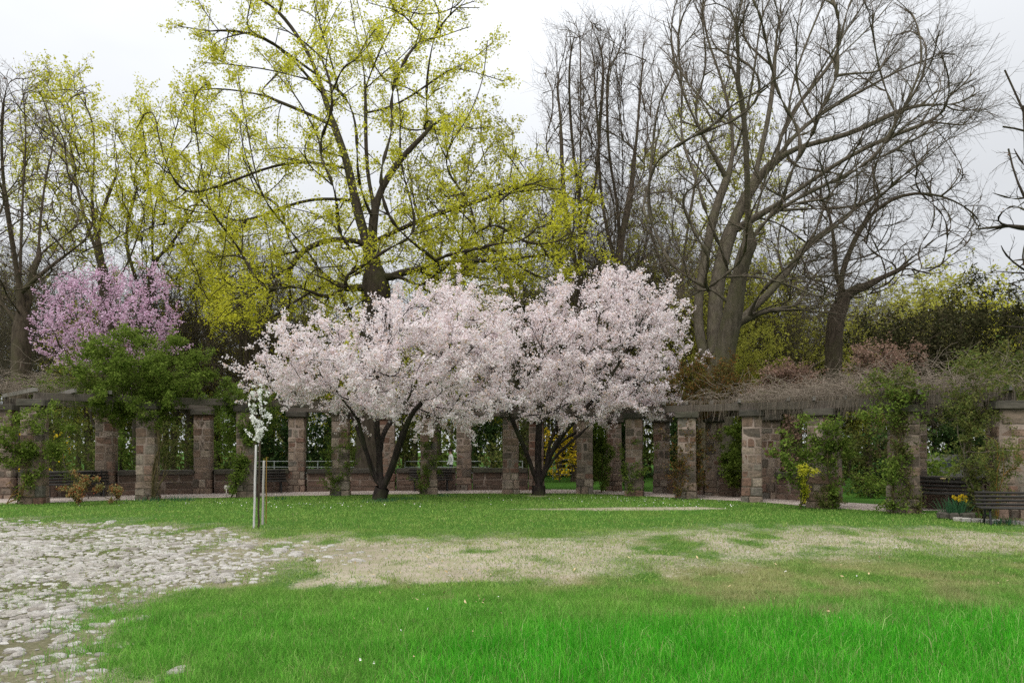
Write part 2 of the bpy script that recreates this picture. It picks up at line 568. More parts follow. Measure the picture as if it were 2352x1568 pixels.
def masks(x, y):
    x = np.asarray(x, float); y = np.asarray(y, float)
    n1 = fbm(x, y * 0.6, 0.55, 5) - 0.5
    n2 = fbm(x, y * 0.55, 2.2, 4, 50) - 0.5
    n3 = fbm(x, y * 0.5, 6.0, 3, 90) - 0.5
    soft = np.clip(0.35 + y * 0.05, 0.5, 1.3)
    bare = 1 / (1 + np.exp(-(sdf(x, y, BARE) + (n1 * 0.9 + n2 * 1.3) * soft + n3 * 1.1 + 0.25 - 0.08 * np.clip((9.3 - y) / 1.5, 0, 1) + 1.4 * np.exp(-((x + 3.8) / 2.6) ** 2 - ((y - 12.8) / 2.0) ** 2) + 1.0 * np.exp(-((x + 1.3) / 1.6) ** 2 - ((y - 10.7) / 0.9) ** 2)) * np.clip(7.0 - y * 0.5, 1.15, 4.5) / soft))
    strip = 1 / (1 + np.exp(-(sdf(x, y, STRIP) + n2 * 0.35) * 7.0))
    stony = 1 / (1 + np.exp(-(sdf(x, y, STONY) + n1 * 1.6 + n2 * 0.6 - 0.1 + 0.15 * np.clip((10.5 - y) / 3, 0, 1)) * np.clip(4.2 - y * 0.22, 1.2, 3.5)))
    # green tufts grow back on the bare ground
    tuft = np.clip((fbm(x, y * 0.5, 1.6, 5, 200) - 0.50) * 4.0, 0, 0.85) * np.clip((fbm(x, y, 0.25, 2, 310) - 0.30) * 5, 0, 1)
    near = np.clip((y - 6.5) / 3.0, 0.15, 1)
    bare = bare * (0.76 + 0.24 * np.clip((0.5 - x + n1 * 5) / 4.0, 0, 1))
    bare = np.clip(np.maximum(bare * (1 - 0.75 * tuft * near * (1 - 0.55 * stony)), strip * 0.75), 0, 1)
    for c_, r_ in ((871, 1149), (1237, 1138)):
        qx, qy = gpx([(c_, r_)])[0]
        bare = np.maximum(bare, 0.85 * np.exp(-(((x - qx) ** 2 + (y - qy) ** 2) / 0.30) ** 2) * (0.7 + n2))
    worn = 1 / (1 + np.exp(-(sdf(x, y, WORN) + n1 * 2.5) * 3.0))
    worn = worn * np.clip(0.35 + n2 * 2.2 + n1 * 1.4, 0, 1)
    worn = np.clip(worn * np.clip((y - 7.2) / 1.5, 0, 1) + 0.6 * np.clip((fbm(x, y, 1.7, 4, 420) - 0.64) * 7, 0, 1) * (y < 15) * np.clip((y - 6) / 2, 0.15, 1), 0, 1)
    lush = 1 / (1 + np.exp(-(sdf(x, y, LUSH) + n1 * 1.2) * 3.5))
    lush = np.maximum(lush, 0.55 * np.clip((10.2 - y + n1 * 2) / 2.5, 0, 1))
    return bare, stony, worn, lush


def relief(x, y):
    fade = np.clip((23 - y) / 4, 0, 1) * np.clip((30 - np.abs(x)) / 8, 0, 1)
    return (fbm(x, y, 0.35, 3, 600) - 0.5) * 0.10 * fade + (fbm(x, y, 2.5, 2, 700) - 0.5) * 0.03 * fade


def axis(lo, hi, d0, d1, step, far):
    core = np.arange(d0, d1 + 1e-6, step)
    lo_s, hi_s = [], []
    v, s = d0, step
    while v > lo: s *= 1.5; v -= s; lo_s.append(max(v, lo))
    v, s = core[-1], step
    while v < hi: s *= 1.5; v += s; hi_s.append(min(v, hi))
    return np.concatenate([lo_s[::-1], core, hi_s])


gx = axis(-900, 900, -17, 17, 0.17, 0)
gy = axis(-60, 1500, 4.2, 24, 0.16, 0)
GX, GY = np.meshgrid(gx, gy)
GZ = relief(GX, GY)
bare, stony, worn, lush = masks(GX, GY)
nx, ny = len(gx), len(gy)
gi = np.arange(nx * ny).reshape(ny, nx)
gq = np.stack([gi[:-1, :-1], gi[:-1, 1:], gi[1:, 1:], gi[1:, :-1]], -1).reshape(-1, 4)
mb = MB()
mb.add(np.stack([GX, GY, GZ], -1).reshape(-1, 3), gq, bare=bare.ravel(), stony=stony.ravel(), worn=worn.ravel(), lush=lush.ravel())

k = NT('ground')
co = k.coord('Object')
at = lambda nm: k.n('Attribute') 
def attr(kk, nm):
    nd = kk.t.nodes.new('ShaderNodeAttribute'); nd.attribute_name = nm
    return nd.outputs['Fac']
fine = k.noise(26, 4, 0.65, co)
mid = k.noise(3.2, 4, 0.6, co)
turf = k.ramp(fine, [(0.25, (0.02, 0.05, 0.008)), (0.6, (0.055, 0.13, 0.018)), (0.8, (0.09, 0.17, 0.03))])
turf = k.mix(k.math('MULTIPLY', attr(k, 'worn'), 0.7), turf, (0.20, 0.19, 0.075))
soil = k.ramp(fine, [(0.2, (0.20, 0.165, 0.125)), (0.5, (0.34, 0.29, 0.235)), (0.8, (0.45, 0.39, 0.325))])
soil = k.mix(k.ramp(mid, [(0.36, (0, 0, 0)), (0.62, (0.7, 0.7, 0.7))]), soil, (0.25, 0.245, 0.14))
big = k.noise(0.55, 3, 0.6, co)
soil = k.mix(1.0, soil, k.ramp(big, [(0.3, (0.8, 0.78, 0.74)), (0.7, (1.12, 1.12, 1.12))]), 'MULTIPLY')
clod = k.noise(9, 5, 0.7, co)
soil = k.mix(k.ramp(clod, [(0.55, (0, 0, 0)), (0.7, (0.55, 0.55, 0.55))]), soil, (0.16, 0.135, 0.09))
moss = k.ramp(fine, [(0.2, (0.03, 0.03, 0.014)), (0.5, (0.075, 0.075, 0.033)), (0.8, (0.17, 0.15, 0.10))])
soil = k.mix(attr(k, 'stony'), soil, moss)
edge = k.math('ADD', attr(k, 'bare'), k.math('MULTIPLY', k.math('SUBTRACT', fine, 0.5), 0.9))
c = k.mix(k.ramp(edge, [(0.30, (0, 0, 0)), (0.62, (1, 1, 1))]), turf, soil)
M['ground'] = k.surf(c, 1.0, k.bump(fine, 0.03, 0.6), 0.05)
ground = tag(mb.build('ground', M['ground'], smooth=True), kind='structure', label='lawn and bare stony ground in front of the pergola')

# --- flat pale stones set in the ground at the left
rng = np.random.default_rng(5)
stone_meshes = []
for i in range(7):
    n = 8
    a = np.arange(n) / n * 2 * math.pi + rng.uniform(-0.25, 0.25, n)
    rr = rng.uniform(0.36, 0.54, n)
    v = []
    for rad, z in ((1.0, -0.35), (1.0, 0.05), (0.72, 0.36)):
        zz = z + (rng.uniform(-0.05, 0.05, n) if z > -0.3 else 0)
        v.append(np.stack([np.cos(a) * rr * rad, np.sin(a) * rr * rad, np.zeros(n) + zz], -1))
    v3 = v
    v = np.concatenate(v + [np.array([[0, 0, 0.44]])])
    j = (np.arange(n) + 1) % n
    q = np.concatenate([np.stack([np.arange(n), j, n + j, n + np.arange(n)], -1), np.stack([n + np.arange(n), n + j, 2 * n + j, 2 * n + np.arange(n)], -1)])
    t = np.stack([2 * n + np.arange(n), 2 * n + j, np.full(n, 3 * n)], -1)
    m_ = MB(); m_.add(v, q, t)
    me_ = m_.mesh('flat_stone', M['cobble'], True)
    e = np.arange(0, n, 1)[[0, 1, 3, 4, 6, 7]]
    lo = np.concatenate([v3[1][e] - [0, 0, 0.15], v3[2][e], np.array([[0, 0, 0.42]])])
    j6 = (np.arange(6) + 1) % 6
    stone_meshes.append((lo, np.stack([np.arange(6), j6, 6 + j6, 6 + np.arange(6)], -1), np.stack([6 + np.arange(6), 6 + j6, np.full(6, 12)], -1), me_))

pts = []
Y = 4.9
while Y < 19:
    s = 0.082 + 0.0035 * max(0, Y - 7)
    xs = np.arange(-0.70 * Y - 0.8, 0.2, s)
    pts.append(np.stack([xs + rng.uniform(-0.45, 0.45, len(xs)) * s, np.full(len(xs), Y) + rng.uniform(-0.4, 0.4, len(xs)) * s, np.full(len(xs), s)], -1))
    Y += s * 0.85
pts = np.concatenate(pts)
b_, s_, w_, l_ = masks(pts[:, 0], pts[:, 1])
keep = (s_ * b_ > rng.uniform(0.08, 0.75, len(pts))) & (fbm(pts[:, 0], pts[:, 1], 1.1, 3, 800) + rng.uniform(-0.24, 0.24, len(pts)) > 0.35)
pts = pts[keep]
size = pts[:, 2] * np.clip(rng.lognormal(-0.12, 0.42, len(pts)), 0.4, 2.2)
ppm = size / pts[:, 1]
order = np.argsort(-ppm)
rest = MB()
zz = relief(pts[:, 0], pts[:, 1])
inside = np.abs(pts[:, 0] / pts[:, 1]) < 0.66
cnt = 0
for i in order:
    v, q, t, me = stone_meshes[int(rng.integers(7))]
    s = size[i]
    sc = np.array([s * rng.uniform(1.05, 1.6), s * rng.uniform(0.8, 1.15), s * rng.uniform(0.22, 0.46)])
    rz = rng.uniform(0, 6.28)
    if cnt < 300 and inside[i] and pts[i, 1] > 5.3:
        o = bpy.data.objects.new('stone', me)
        o.location = (pts[i, 0], pts[i, 1], zz[i] + 0.004)
        o.scale = sc
        o.rotation_euler = (rng.normal(0, 0.06), rng.normal(0, 0.06), rz)
        link(o, ground)
        cnt += 1
    else:
        c_, s2 = math.cos(rz), math.sin(rz)
        vv = v * sc
        vv = np.stack([vv[:, 0] * c_ - vv[:, 1] * s2, vv[:, 0] * s2 + vv[:, 1] * c_, vv[:, 2]], -1) + np.array([pts[i, 0], pts[i, 1], zz[i] + 0.004])
        rest.add(vv, q, t)


def mat_cobble_mass():
    k = NT('cobble_mass')
    rnd = k.n('NewGeometry').outputs['Random Per Island']
    c = k.ramp(rnd, [(0, (0.34, 0.32, 0.29)), (0.25, (0.43, 0.41, 0.38)), (0.5, (0.27, 0.25, 0.22)), (0.75, (0.37, 0.345, 0.31)), (1, (0.20, 0.18, 0.15))])
    nz = k.noise(22, 5, 0.65, k.coord('Object'))
    c = k.mix(1.0, c, k.ramp(nz, [(0.25, (0.6, 0.6, 0.57)), (0.7, (1.25, 1.25, 1.25))]), 'MULTIPLY')
    return k.surf(c, 0.95, k.bump(nz, 0.02, 0.6), 0.15)


for i in range(1700):
    Y_ = math.sqrt(rng.uniform(81, 310)); X_ = rng.uniform(-0.68, 0.68) * Y_
    b1_, s1_, w1_, l1_ = 0, 0, 0, 0
    s = rng.uniform(0.025, 0.06)
    if i == 0:
        pebs = []
    pebs.append((X_, Y_, s))
pebs = np.array(pebs)
pb = masks(pebs[:, 0], pebs[:, 1])[0]
pz = relief(pebs[:, 0], pebs[:, 1])
for (X_, Y_, s), b0, z0 in zip(pebs, pb, pz):
    if b0 < 0.6: continue
    v, q, t, me = stone_meshes[int(rng.integers(7))]
    rest.add(v * [s * 1.3, s, s * 0.35] + [X_, Y_, z0 + 0.002], q, t)
rest.build('stones', mat_cobble_mass(), ground, True)['kind'] = 'stuff'

# ------------------------------------------------------------------ pergola layout (X, Y, height of shaft)
def gp(col, row):
    Y = ground_y(row)
    return ((col - 1176) / F_PX * Y, Y)


FRONT = [(80, 24.6, 3.0), (340, 26.6, 3.0), (567, 28.0, 3.0), (783, 29.2, 2.98), (985, 30.0, 2.95), (1173, 30.4, 2.9), (1343, 30.2, 2.85),
         (1457, 28.9, 2.8), (1578, 27.2, 2.75), (1727, 25.4, 2.72), (1890, 22.8, 2.62), (2075, 20.9, 2.62), (2318, 19.3, 2.62)]
BACK = [(12, 27.2, 3.0), (245, 29.0, 3.0), (468, 30.4, 3.0), (683, 31.8, 2.98), (890, 32.7, 2.95), (1066, 33.2, 2.9), (1232, 33.3, 2.85),
        (1410, 32.4, 2.78), (1520, 30.8, 2.74), (1640, 29.2, 2.68), (1770, 27.2, 2.66), (1908, 25.2, 2.64), (2098, 22.9, 2.62), (2300, 21.2, 2.62)]


def row_pts(L):
    return [np.array([(c - 1176) / F_PX * Y, Y, h]) for c, Y, h in L]


FP, BP = row_pts(FRONT), row_pts(BACK)


def row_angle(P, i):
    a, b = P[max(i - 1, 0)], P[min(i + 1, len(P) - 1)]
    return math.atan2(b[1] - a[1], b[0] - a[0])


# gravel path under the pergola: one strip in front of the back wall
ctr = [0.5 * (FP[min(i, len(FP) - 1)] + BP[min(i, len(BP) - 1)]) for i in range(len(FP))]
mb = MB()
fo = [np.array([f[0], f[1] + 0.10, 0]) for f in FP]
bo = [np.array([b[0], b[1] + 0.5, 0]) for b in BP]
fo = [fo[0] + (fo[0] - fo[1]) * 3] + fo + [fo[-1] + (fo[-1] - fo[-2]) * 3]
bo = [bo[0] + (bo[0] - bo[1]) * 3] + bo + [bo[-1] + (bo[-1] - bo[-2]) * 3]
fo = smooth_path(fo, 0.6); bo = smooth_path(bo, 0.6)
n = 90
def resamp(P, n):
    P = np.asarray(P); d = np.concatenate([[0], np.cumsum(np.linalg.norm(P[1:] - P[:-1], axis=1))])
    s = np.linspace(0, d[-1], n)
    return np.stack([np.interp(s, d, P[:, i]) for i in range(3)], -1)
fo, bo = resamp(fo, n), resamp(bo, n)
fo[:, 1] += (fbm(fo[:, 0], fo[:, 1], 1.5) - 0.5) * 0.6
v = np.stack([fo, bo], 1).reshape(-1, 3)
v[:, 2] = 0.012
i = np.arange(n - 1) * 2
mb.add(v, np.stack([i, i + 2, i + 3, i + 1], -1))
k = NT('gravel')
co = k.coord('Object')
g1 = k.noise(40, 4, 0.7, co); g2 = k.noise(1.2, 3, 0.6, co)
c = k.ramp(g1, [(0.25, (0.26, 0.21, 0.175)), (0.5, (0.42, 0.355, 0.31)), (0.75, (0.58, 0.50, 0.46))])
c = k.mix(k.ramp(g2, [(0.45, (0, 0, 0)), (0.7, (0.5, 0.5, 0.5))]), c, (0.30, 0.25, 0.2))
M['gravel'] = k.surf(c, 1.0, k.bump(g1, 0.02, 0.7), 0.1)
tag(mb.build('path', M['gravel']), kind='structure', label='pale gravel path running under the pergola')

# ------------------------------------------------------------------ stone pieces
block_meshes = {}
def make_blocks(key, mat, nvar=7, bev=0.10, jit=0.035):
    rng = random.Random(len(key) * 7 + 3)
    L = []
    for i in range(nvar):
        bm = bmesh.new()
        bmesh.ops.create_cube(bm, size=1.0)
        bmesh.ops.bevel(bm, geom=bm.edges[:], offset=bev, segments=1, affect='EDGES', profile=0.6)
        for v in bm.verts:
            v.co += Vector((rng.uniform(-jit, jit), rng.uniform(-jit, jit), rng.uniform(-jit, jit)))
        me = bpy.data.meshes.new(key)
        bm.to_mesh(me); bm.free()
        me.materials.append(mat)
        L.append(me)
    block_meshes[key] = L


make_blocks('stone', M['sandstone'])
make_blocks('wall_stone', M['wallstone'])
make_blocks('coping', M['coping'], 3, 0.06, 0.012)
make_blocks('capital', M['coping'], 3, 0.05, 0.010)
make_blocks('beam', M['beam'], 4, 0.03, 0.008)
make_blocks('rafter', M['rafter'], 3, 0.05, 0.01)


def block(key, name, parent, loc, scale, rz=0.0, rx=0.0, ry=0.0, rnd=random):
    o = bpy.data.objects.new(name, rnd.choice(block_meshes[key]))
    o.location = loc
    o.scale = scale
    o.rotation_euler = (rx, ry, rz)
    return link(o, parent)


def box_mesh(mb, c, s):
    c = np.asarray(c, float); s = np.asarray(s, float) / 2
    v = np.array([[-1, -1, -1], [1, -1, -1], [1, 1, -1], [-1, 1, -1], [-1, -1, 1], [1, -1, 1], [1, 1, 1], [-1, 1, 1]]) * s + c
    mb.add(v, [[0, 3, 2, 1], [4, 5, 6, 7], [0, 1, 5, 4], [1, 2, 6, 5], [2, 3, 7, 6], [3, 0, 4, 7]])


def pillar(p, rz, wdt, label, group, seed, batter=0.0):
    rn = random.Random(seed)
    H = p[2]
    root = empty('stone_pillar', (p[0], p[1], 0), rz)
    tag(root, label, 'pillar', group)
    core = MB()
    box_mesh(core, (0, 0, H / 2 - 0.1), (wdt - 0.035, wdt - 0.035, H + 0.2))
    core.build('mortar_core', M['mortar'], root)
    z = -0.06
    flip = rn.random() < 0.5
    while z < H - 0.02:
        h = rn.uniform(0.17, 0.36)
        if H - (z + h) < 0.16: h = H - z
        g = 0.016
        w = wdt + (0.05 if z < 0.45 else 0.0) + rn.uniform(-0.012, 0.012)
        r1 = rn.uniform(0.34, 0.66)
        kind = rn.random()
        def put(x0, x1, y0, y1):
            e = rn.uniform(-0.006, 0.012)
            block('stone', 'stone', root, (((x0 + x1) / 2) * w, ((y0 + y1) / 2) * w, z + h / 2),
                  ((x1 - x0) * w - g + e, (y1 - y0) * w - g + e, h - g), rn.choice((0, math.pi)) + rn.uniform(-0.015, 0.015), rnd=rn)
        if kind < 0.15:
            put(-0.5, 0.5, -0.5, 0.5)
        elif kind < 0.75:
            a = r1 - 0.5
            r2 = rn.uniform(0.34, 0.66) - 0.5
            put(-0.5, a, -0.5, 0.0); put(a, 0.5, -0.5, 0.0)
            put(-0.5, r2, 0.0, 0.5); put(r2, 0.5, 0.0, 0.5)
        else:
            a = rn.uniform(0.26, 0.4) - 0.5; b = rn.uniform(0.6, 0.74) - 0.5
            put(-0.5, a, -0.5, 0.5); put(a, b, -0.5, 0.5); put(b, 0.5, -0.5, 0.5)
        z += h
    block('capital', 'capital', root, (0, 0, H + 0.10), (wdt + 0.17, wdt + 0.17, 0.2), rnd=rn)
    return root


flabels = ['ivy-hung front pillar at the left end of the pergola', 'front pillar buried under the dense green climber',
           'shaded front pillar behind the staked white sapling', 'front pillar just left of the left cherry trunk',
           'front pillar just right of the left cherry trunk', 'front pillar directly behind the left stems of the right cherry',
           'dark front pillar right of the right cherry trunk', 'clear reddish front pillar below the right cherry crown edge',
           'front pillar wrapped in brown rambling stems', 'narrow pale front pillar joined visually to the one behind it',
           'broad front pillar with green shrub and yellow bush at its foot', 'front pillar overgrown with tangled climber left of the bench',
           'large dark-blocked front pillar at the right edge behind the nearest bench']
blabels = ['back-row pillar cut by the left picture edge', 'dark back-row pillar left of the dense green climber stems',
           'back-row pillar right of the dense green climber', 'clearest back-row pillar with capital right of the sapling',
           'back-row pillar seen between the left cherry stems', 'back-row pillar between the two cherry trunks',
           'back-row pillar hidden behind the right cherry trunk', 'back-row pillar beside the green ivy right of the right cherry',
           'back-row pillar right of the dark ivy gap', 'back-row pillar with thick capital beside the green ivy shrub',
           'pale back-row pillar close beside the narrow front pillar', 'back-row pillar just behind the broad shrub-covered pillar',
           'back-row pillar behind the tangled climber', 'back-row pillar at the right end behind the long wall bench']
frot, brot = [], []
for i, p in enumerate(FP):
    a = row_angle(FP, i); frot.append(a)
    pillar(p, a * 0.3 if i != 10 else a * 0.7, 0.62 if i < 10 else 0.68, flabels[i], 'front row of pergola pillars', 100 + i)
for i, p in enumerate(BP):
    a = row_angle(BP, i); brot.append(a)
    pillar(p, a * 0.3, 0.62, blabels[i], 'back row of pergola pillars', 200 + i)

# --- low walls between the back pillars
wall_gap = {6, 7, 11}
wlab = {0: 'low stone wall behind the ivy-hung pillar at far left', 1: 'low stone wall behind the dense green climber stems', 2: 'low stone wall left of the clear back pillar',
        3: 'low stone wall just left of the left cherry trunk', 4: 'low stone wall just right of the left cherry trunk', 5: 'low stone wall between the two cherry trunks',
        8: 'low stone wall behind the brown rambling stems', 9: 'low stone wall under the green ivy shrub', 10: 'low stone wall left of the broad shrub-covered pillar', 12: 'low stone wall behind the dark bench at right'}
for i in range(len(BP) - 1):
    if i in wall_gap: continue
    a, b = BP[i].copy(), BP[i + 1].copy(); a[2] = b[2] = 0
    d = b - a; L = np.linalg.norm(d); d /= L
    a = a + d * 0.36; L -= 0.72
    rz = math.atan2(d[1], d[0])
    rn = random.Random(300 + i)
    root = empty('low_wall', tuple(a), rz)
    tag(root, wlab[i], 'wall', 'low walls between the back pillars')
    H, T = 0.74, 0.42
    core = MB(); box_mesh(core, (L / 2, 0, H / 2 - 0.05), (L, T - 0.04, H + 0.1)); core.build('mortar_core', M['mortar'], root)
    z = -0.05
    for c in range(3):
        h = (H + 0.05 - (z + 0.05)) / (3 - c) * rn.uniform(0.88, 1.12) if c < 2 else H - z
        x = 0.0
        while x < L - 0.02:
            w = rn.uniform(0.35, 0.95)
            if L - (x + w) < 0.3: w = L - x
            block('wall_stone', 'stone', root, (x + w / 2, 0, z + h / 2), (w - 0.016, T + rn.uniform(-0.01, 0.012), h - 0.016), rnd=rn)
            x += w
        z += h
    x = 0.0
    while x < L - 0.02:
        w = rn.uniform(0.9, 1.5)
        if L - (x + w) < 0.6: w = L - x
        block('coping', 'coping_slab', root, (x + w / 2, 0, H + 0.09), (w - 0.01, T + 0.16, 0.18), rnd=rn)
        x += w

# --- long beams on both rows, then rafters across
def beam_between(p, q, z0, z1, name, key, wdt, hgt, label, cat, group, ext=0.18, off=0.0, rn=random):
    a = np.array([p[0], p[1], z0]); b = np.array([q[0], q[1], z1])
    d = b - a; L = np.linalg.norm(d)
    c = (a + b) / 2
    o = block(key, name, None, tuple(c + np.array([0, 0, hgt / 2])), (L + ext * 2, wdt, hgt), math.atan2(d[1], d[0]), 0, -math.asin(d[2] / L), rnd=rn)
    return tag(o, label, cat, group)


rn = random.Random(9)
where_f = ['at the far left over the ivy-hung pillar', 'under the dense green climber', 'left of the clear back pillar', 'behind the left part of the left cherry crown',
           'behind the middle of the left cherry crown', 'behind the gap of the two cherry crowns', 'behind the middle of the right cherry crown', 'behind the right part of the right cherry crown',
           'behind the russet rambler', 'beneath the dry vine strands', 'from the broad pillar to the tangled climber', 'above the dark wall bench']
for i in range(len(FP) - 1):
    beam_between(FP[i], FP[i + 1], FP[i][2] + 0.203, FP[i + 1][2] + 0.203, 'pergola_beam', 'beam', 0.2, 0.23, 'weathered front beam ' + where_f[i], 'beam', 'front pergola beams', 0.14 if i % 2 else 0.02, rn=rn)
where_b = ['at the far left edge', 'left of the dense green climber', 'behind the dense green climber', 'between sapling and clear pillar', 'behind the left cherry crown edge', 'behind the left cherry middle', 'between the cherry crowns',
           'behind the right cherry left half', 'behind the right cherry right half', 'left of the thick-capital pillar', 'right of the thick-capital pillar', 'behind the broad pillar', 'across the garden gap', 'above the wall with the plaque bench'][:len(BP)]
for i in range(len(BP) - 1):
    beam_between(BP[i], BP[i + 1], BP[i][2] + 0.203, BP[i + 1][2] + 0.203, 'pergola_beam', 'beam', 0.2, 0.23, 'weathered back beam on the rear pillars ' + where_b[i], 'beam', 'back pergola beams', 0.14 if i % 2 else 0.02, rn=rn)
# rafters
fz = lambda P, n: resamp([np.array([p[0], p[1], p[2] + 0.435]) for p in P], n)
NR = 34
ra, rb = fz(FP, NR), fz(BP[:-1] + [BP[-1]], NR)
raft_n = {}
def raft_label(i):
    z = where_f[min(int(i / NR * len(where_f)), len(where_f) - 1)]
    raft_n[z] = raft_n.get(z, 0) + 1
    return '%s grey rafter across the beams %s' % (['left', 'middle', 'right', 'rightmost'][raft_n[z] - 1], z)


for i in range(NR):
    if i in (3, 9, 14, 20, 26): continue
    a, b = ra[i].copy(), rb[i].copy()
    d = b - a; d[2] = 0; d /= np.linalg.norm(d)
    a -= d * rn.uniform(0.05, 0.45); b += d * rn.uniform(0.1, 0.5)
    z = max(ra[i][2], rb[i][2])
    beam_between(a, b, ra[i][2] + 0.004 + rn.uniform(0, 0.01), rb[i][2] + 0.004 + rn.uniform(0, 0.01), 'rafter', 'rafter', 0.09, 0.13, raft_label(i), 'rafter', 'rafters across the pergola', 0.0, rn=rn)

# ------------------------------------------------------------------ trees
class Skel:
    """a branch skeleton: traced limbs first, then shoots that grow from the nearest wood to points spread through the crown"""
    def __init__(self, rng, step=0.45):
        self.rng, self.step = rng, step
        self.P = np.zeros((60000, 3)); self.D = np.zeros((60000, 3))
        self.par = np.full(60000, -1, int); self.n = 0
        self.can = np.zeros(60000, bool)
        self.paths = []

    def _add(self, pts, parent, can):
        ids = []
        last = self.P[parent] if parent >= 0 else None
        for i, p in enumerate(pts):
            j = self.n; self.n += 1
            self.P[j] = p
            self.par[j] = parent
            q = last if last is not None else p - np.array([0, 0, 1.0])
            d = p - q
            self.D[j] = d / (np.linalg.norm(d) + 1e-9)
            self.can[j] = can if isinstance(can, bool) else can(p)
            ids.append(j); parent = j; last = p
        return ids

    def limb(self, pts, jit=0.05, can=True, root=False):
        pts = np.asarray(pts, float)
        if root:
            p = smooth_path(pts, self.step)
            p[1:] += self.rng.normal(0, jit * 0.6, p[1:].shape)
            ids = self._add(p, -1, can)
            self.paths.append(ids)
        else:
            d = np.linalg.norm(self.P[:self.n] - pts[0], axis=1)
            j = int(np.argmin(d))
            pts = pts.copy(); pts[0] = self.P[j]
            p = smooth_path(pts, self.step)[1:]
            p += self.rng.normal(0, jit, p.shape)
            ids = self._add(p, j, can)
            self.paths.append([j] + ids)

    def shoots(self, T, sag=0.0, bend=0.35, jit=0.04, turn=0.7, maxlen=9.0):
        self.nlimb = len(self.paths)
        for t in T:
            P, D = self.P[:self.n], self.D[:self.n]
            v = t - P
            d = np.linalg.norm(v, axis=1) + 1e-6
            cosa = np.sum(v * D, axis=1) / d
            cost = d * (1 + turn * (1 - cosa)) + np.where(self.can[:self.n], 0, 1e6)
            j = int(np.argmin(cost))
            L = d[j]
            if L < 0.25: continue
            a = P[j]
            u = D[j] * 0.55 + v[j] / L * 0.45
            c1 = a + u / np.linalg.norm(u) * L * bend
            c2 = t - (t - c1) * 0.4 + np.array([0, 0, sag * L])
            m = max(3, int(L / self.step) + 1)
            s = np.linspace(0, 1, m + 1)[1:, None]
            b = (1 - s) ** 3 * a + 3 * (1 - s) ** 2 * s * c1 + 3 * (1 - s) * s * s * c2 + s ** 3 * t
            b += self.rng.normal(0, jit, b.shape) * s * (1.2 - s)
            ids = self._add(b, j, True)
            self.paths.append([j] + ids)

    def radii(self, r_root, expo=0.5, rmin=0.01, nmain=3):
        n = self.n
        c = np.zeros(n)
        kids = np.zeros(n, int)
        for j in range(n):
            if self.par[j] >= 0: kids[self.par[j]] += 1
        c[kids == 0] = 1
        for j in range(n - 1, -1, -1):
            if self.par[j] >= 0: c[self.par[j]] += c[j] + 0.02
        self.cnt = c
        self.r = np.maximum(r_root * (c / c[0]) ** expo, rmin)
        for m, ids in enumerate(self.paths):
            if m == 0: continue
            cap = r_root * (0.60 if m <= nmain else 0.26 if m < self.nlimb else 0.11)
            ii = np.array(ids[1:])
            self.r[ii] = np.maximum(np.minimum(self.r[ii], cap * np.linspace(1, 0.3, len(ii))), rmin)
        return self.r

    def relax(self, it=3, w=0.5, fix=None):
        n = self.n
        kid = np.full(n, -1, int); best = np.zeros(n)
        c = np.ones(n)
        for j in range(n - 1, -1, -1):
            q = self.par[j]
            if q >= 0: c[q] += c[j]
        for j in range(n):
            q = self.par[j]
            if q >= 0 and c[j] > best[q]: best[q] = c[j]; kid[q] = j
        m = (kid >= 0) & (self.par[:n] >= 0)
        if fix is not None: m[:fix] = False
        i = np.nonzero(m)[0]
        for _ in range(it):
            mid_ = 0.5 * (self.P[self.par[i]] + self.P[kid[i]])
            self.P[i] = self.P[i] * (1 - w) + mid_ * w

    def tubes(self, mb, flare=0.0, base=None):
        groups = {}
        for ids in self.paths:
            r = self.r[ids].copy()
            if len(ids) > 1 and self.par[ids[1]] == ids[0]:
                r[0] = min(r[0], r[1] * 1.15)
            pts = self.P[ids]
            if flare and self.par[ids[0]] < 0:
                h = pts[:, 2] - pts[0, 2]
                r = r * (1 + flare * np.exp(-h / 0.5))
            groups.setdefault((len(ids), 8 if r.max() > 0.08 else 5 if r.max() > 0.03 else 4), []).append((pts, r))
        for (n, kk), L in groups.items():
            tubes(mb, np.array([a for a, b in L]), np.array([b for a, b in L]), kk)


def poly_targets(rng, poly, Y, depth, n, shell=0.6, power=0.5):
    """points in the outline (picture columns and rows) at distance Y, swelling to +-depth in its middle"""
    poly = np.asarray(poly, float)
    lo, hi = poly.min(0), poly.max(0)
    out = np.zeros((0, 2))
    while len(out) < n:
        p = rng.uniform(lo, hi, (n * 2, 2))
        out = np.concatenate([out, p[in_poly(p[:, 0], p[:, 1], poly)]])
    out = out[:n]
    d = poly_dist(out[:, 0], out[:, 1], poly)
    dm = d.max()
    half = depth * np.sqrt(1 - (1 - np.clip(d / dm, 0, 1)) ** 2)
    u = rng.uniform(-1, 1, n)
    u = np.sign(u) * np.abs(u) ** power
    Yk = Y + half * u
    return np.stack([(out[:, 0] - 1176) / F_PX * Yk, Yk, CAM_H + (HOR - out[:, 1]) / F_PX * Yk], -1)


def limb_px(rng, pts, Y, drift=0.35, y0=0.0):
    """a limb traced in the picture, leaning towards or away from the viewer as it goes"""
    pts = np.asarray(pts, float)
    L = np.concatenate([[0], np.cumsum(np.hypot(*(pts[1:] - pts[:-1]).T))]) / F_PX * Y
    s = rng.choice([-1, 1]) * rng.uniform(0.3, 1.0) * drift
    return np.array([px(x, y, Y + y0 + s * l) for (x, y), l in zip(pts, L)])


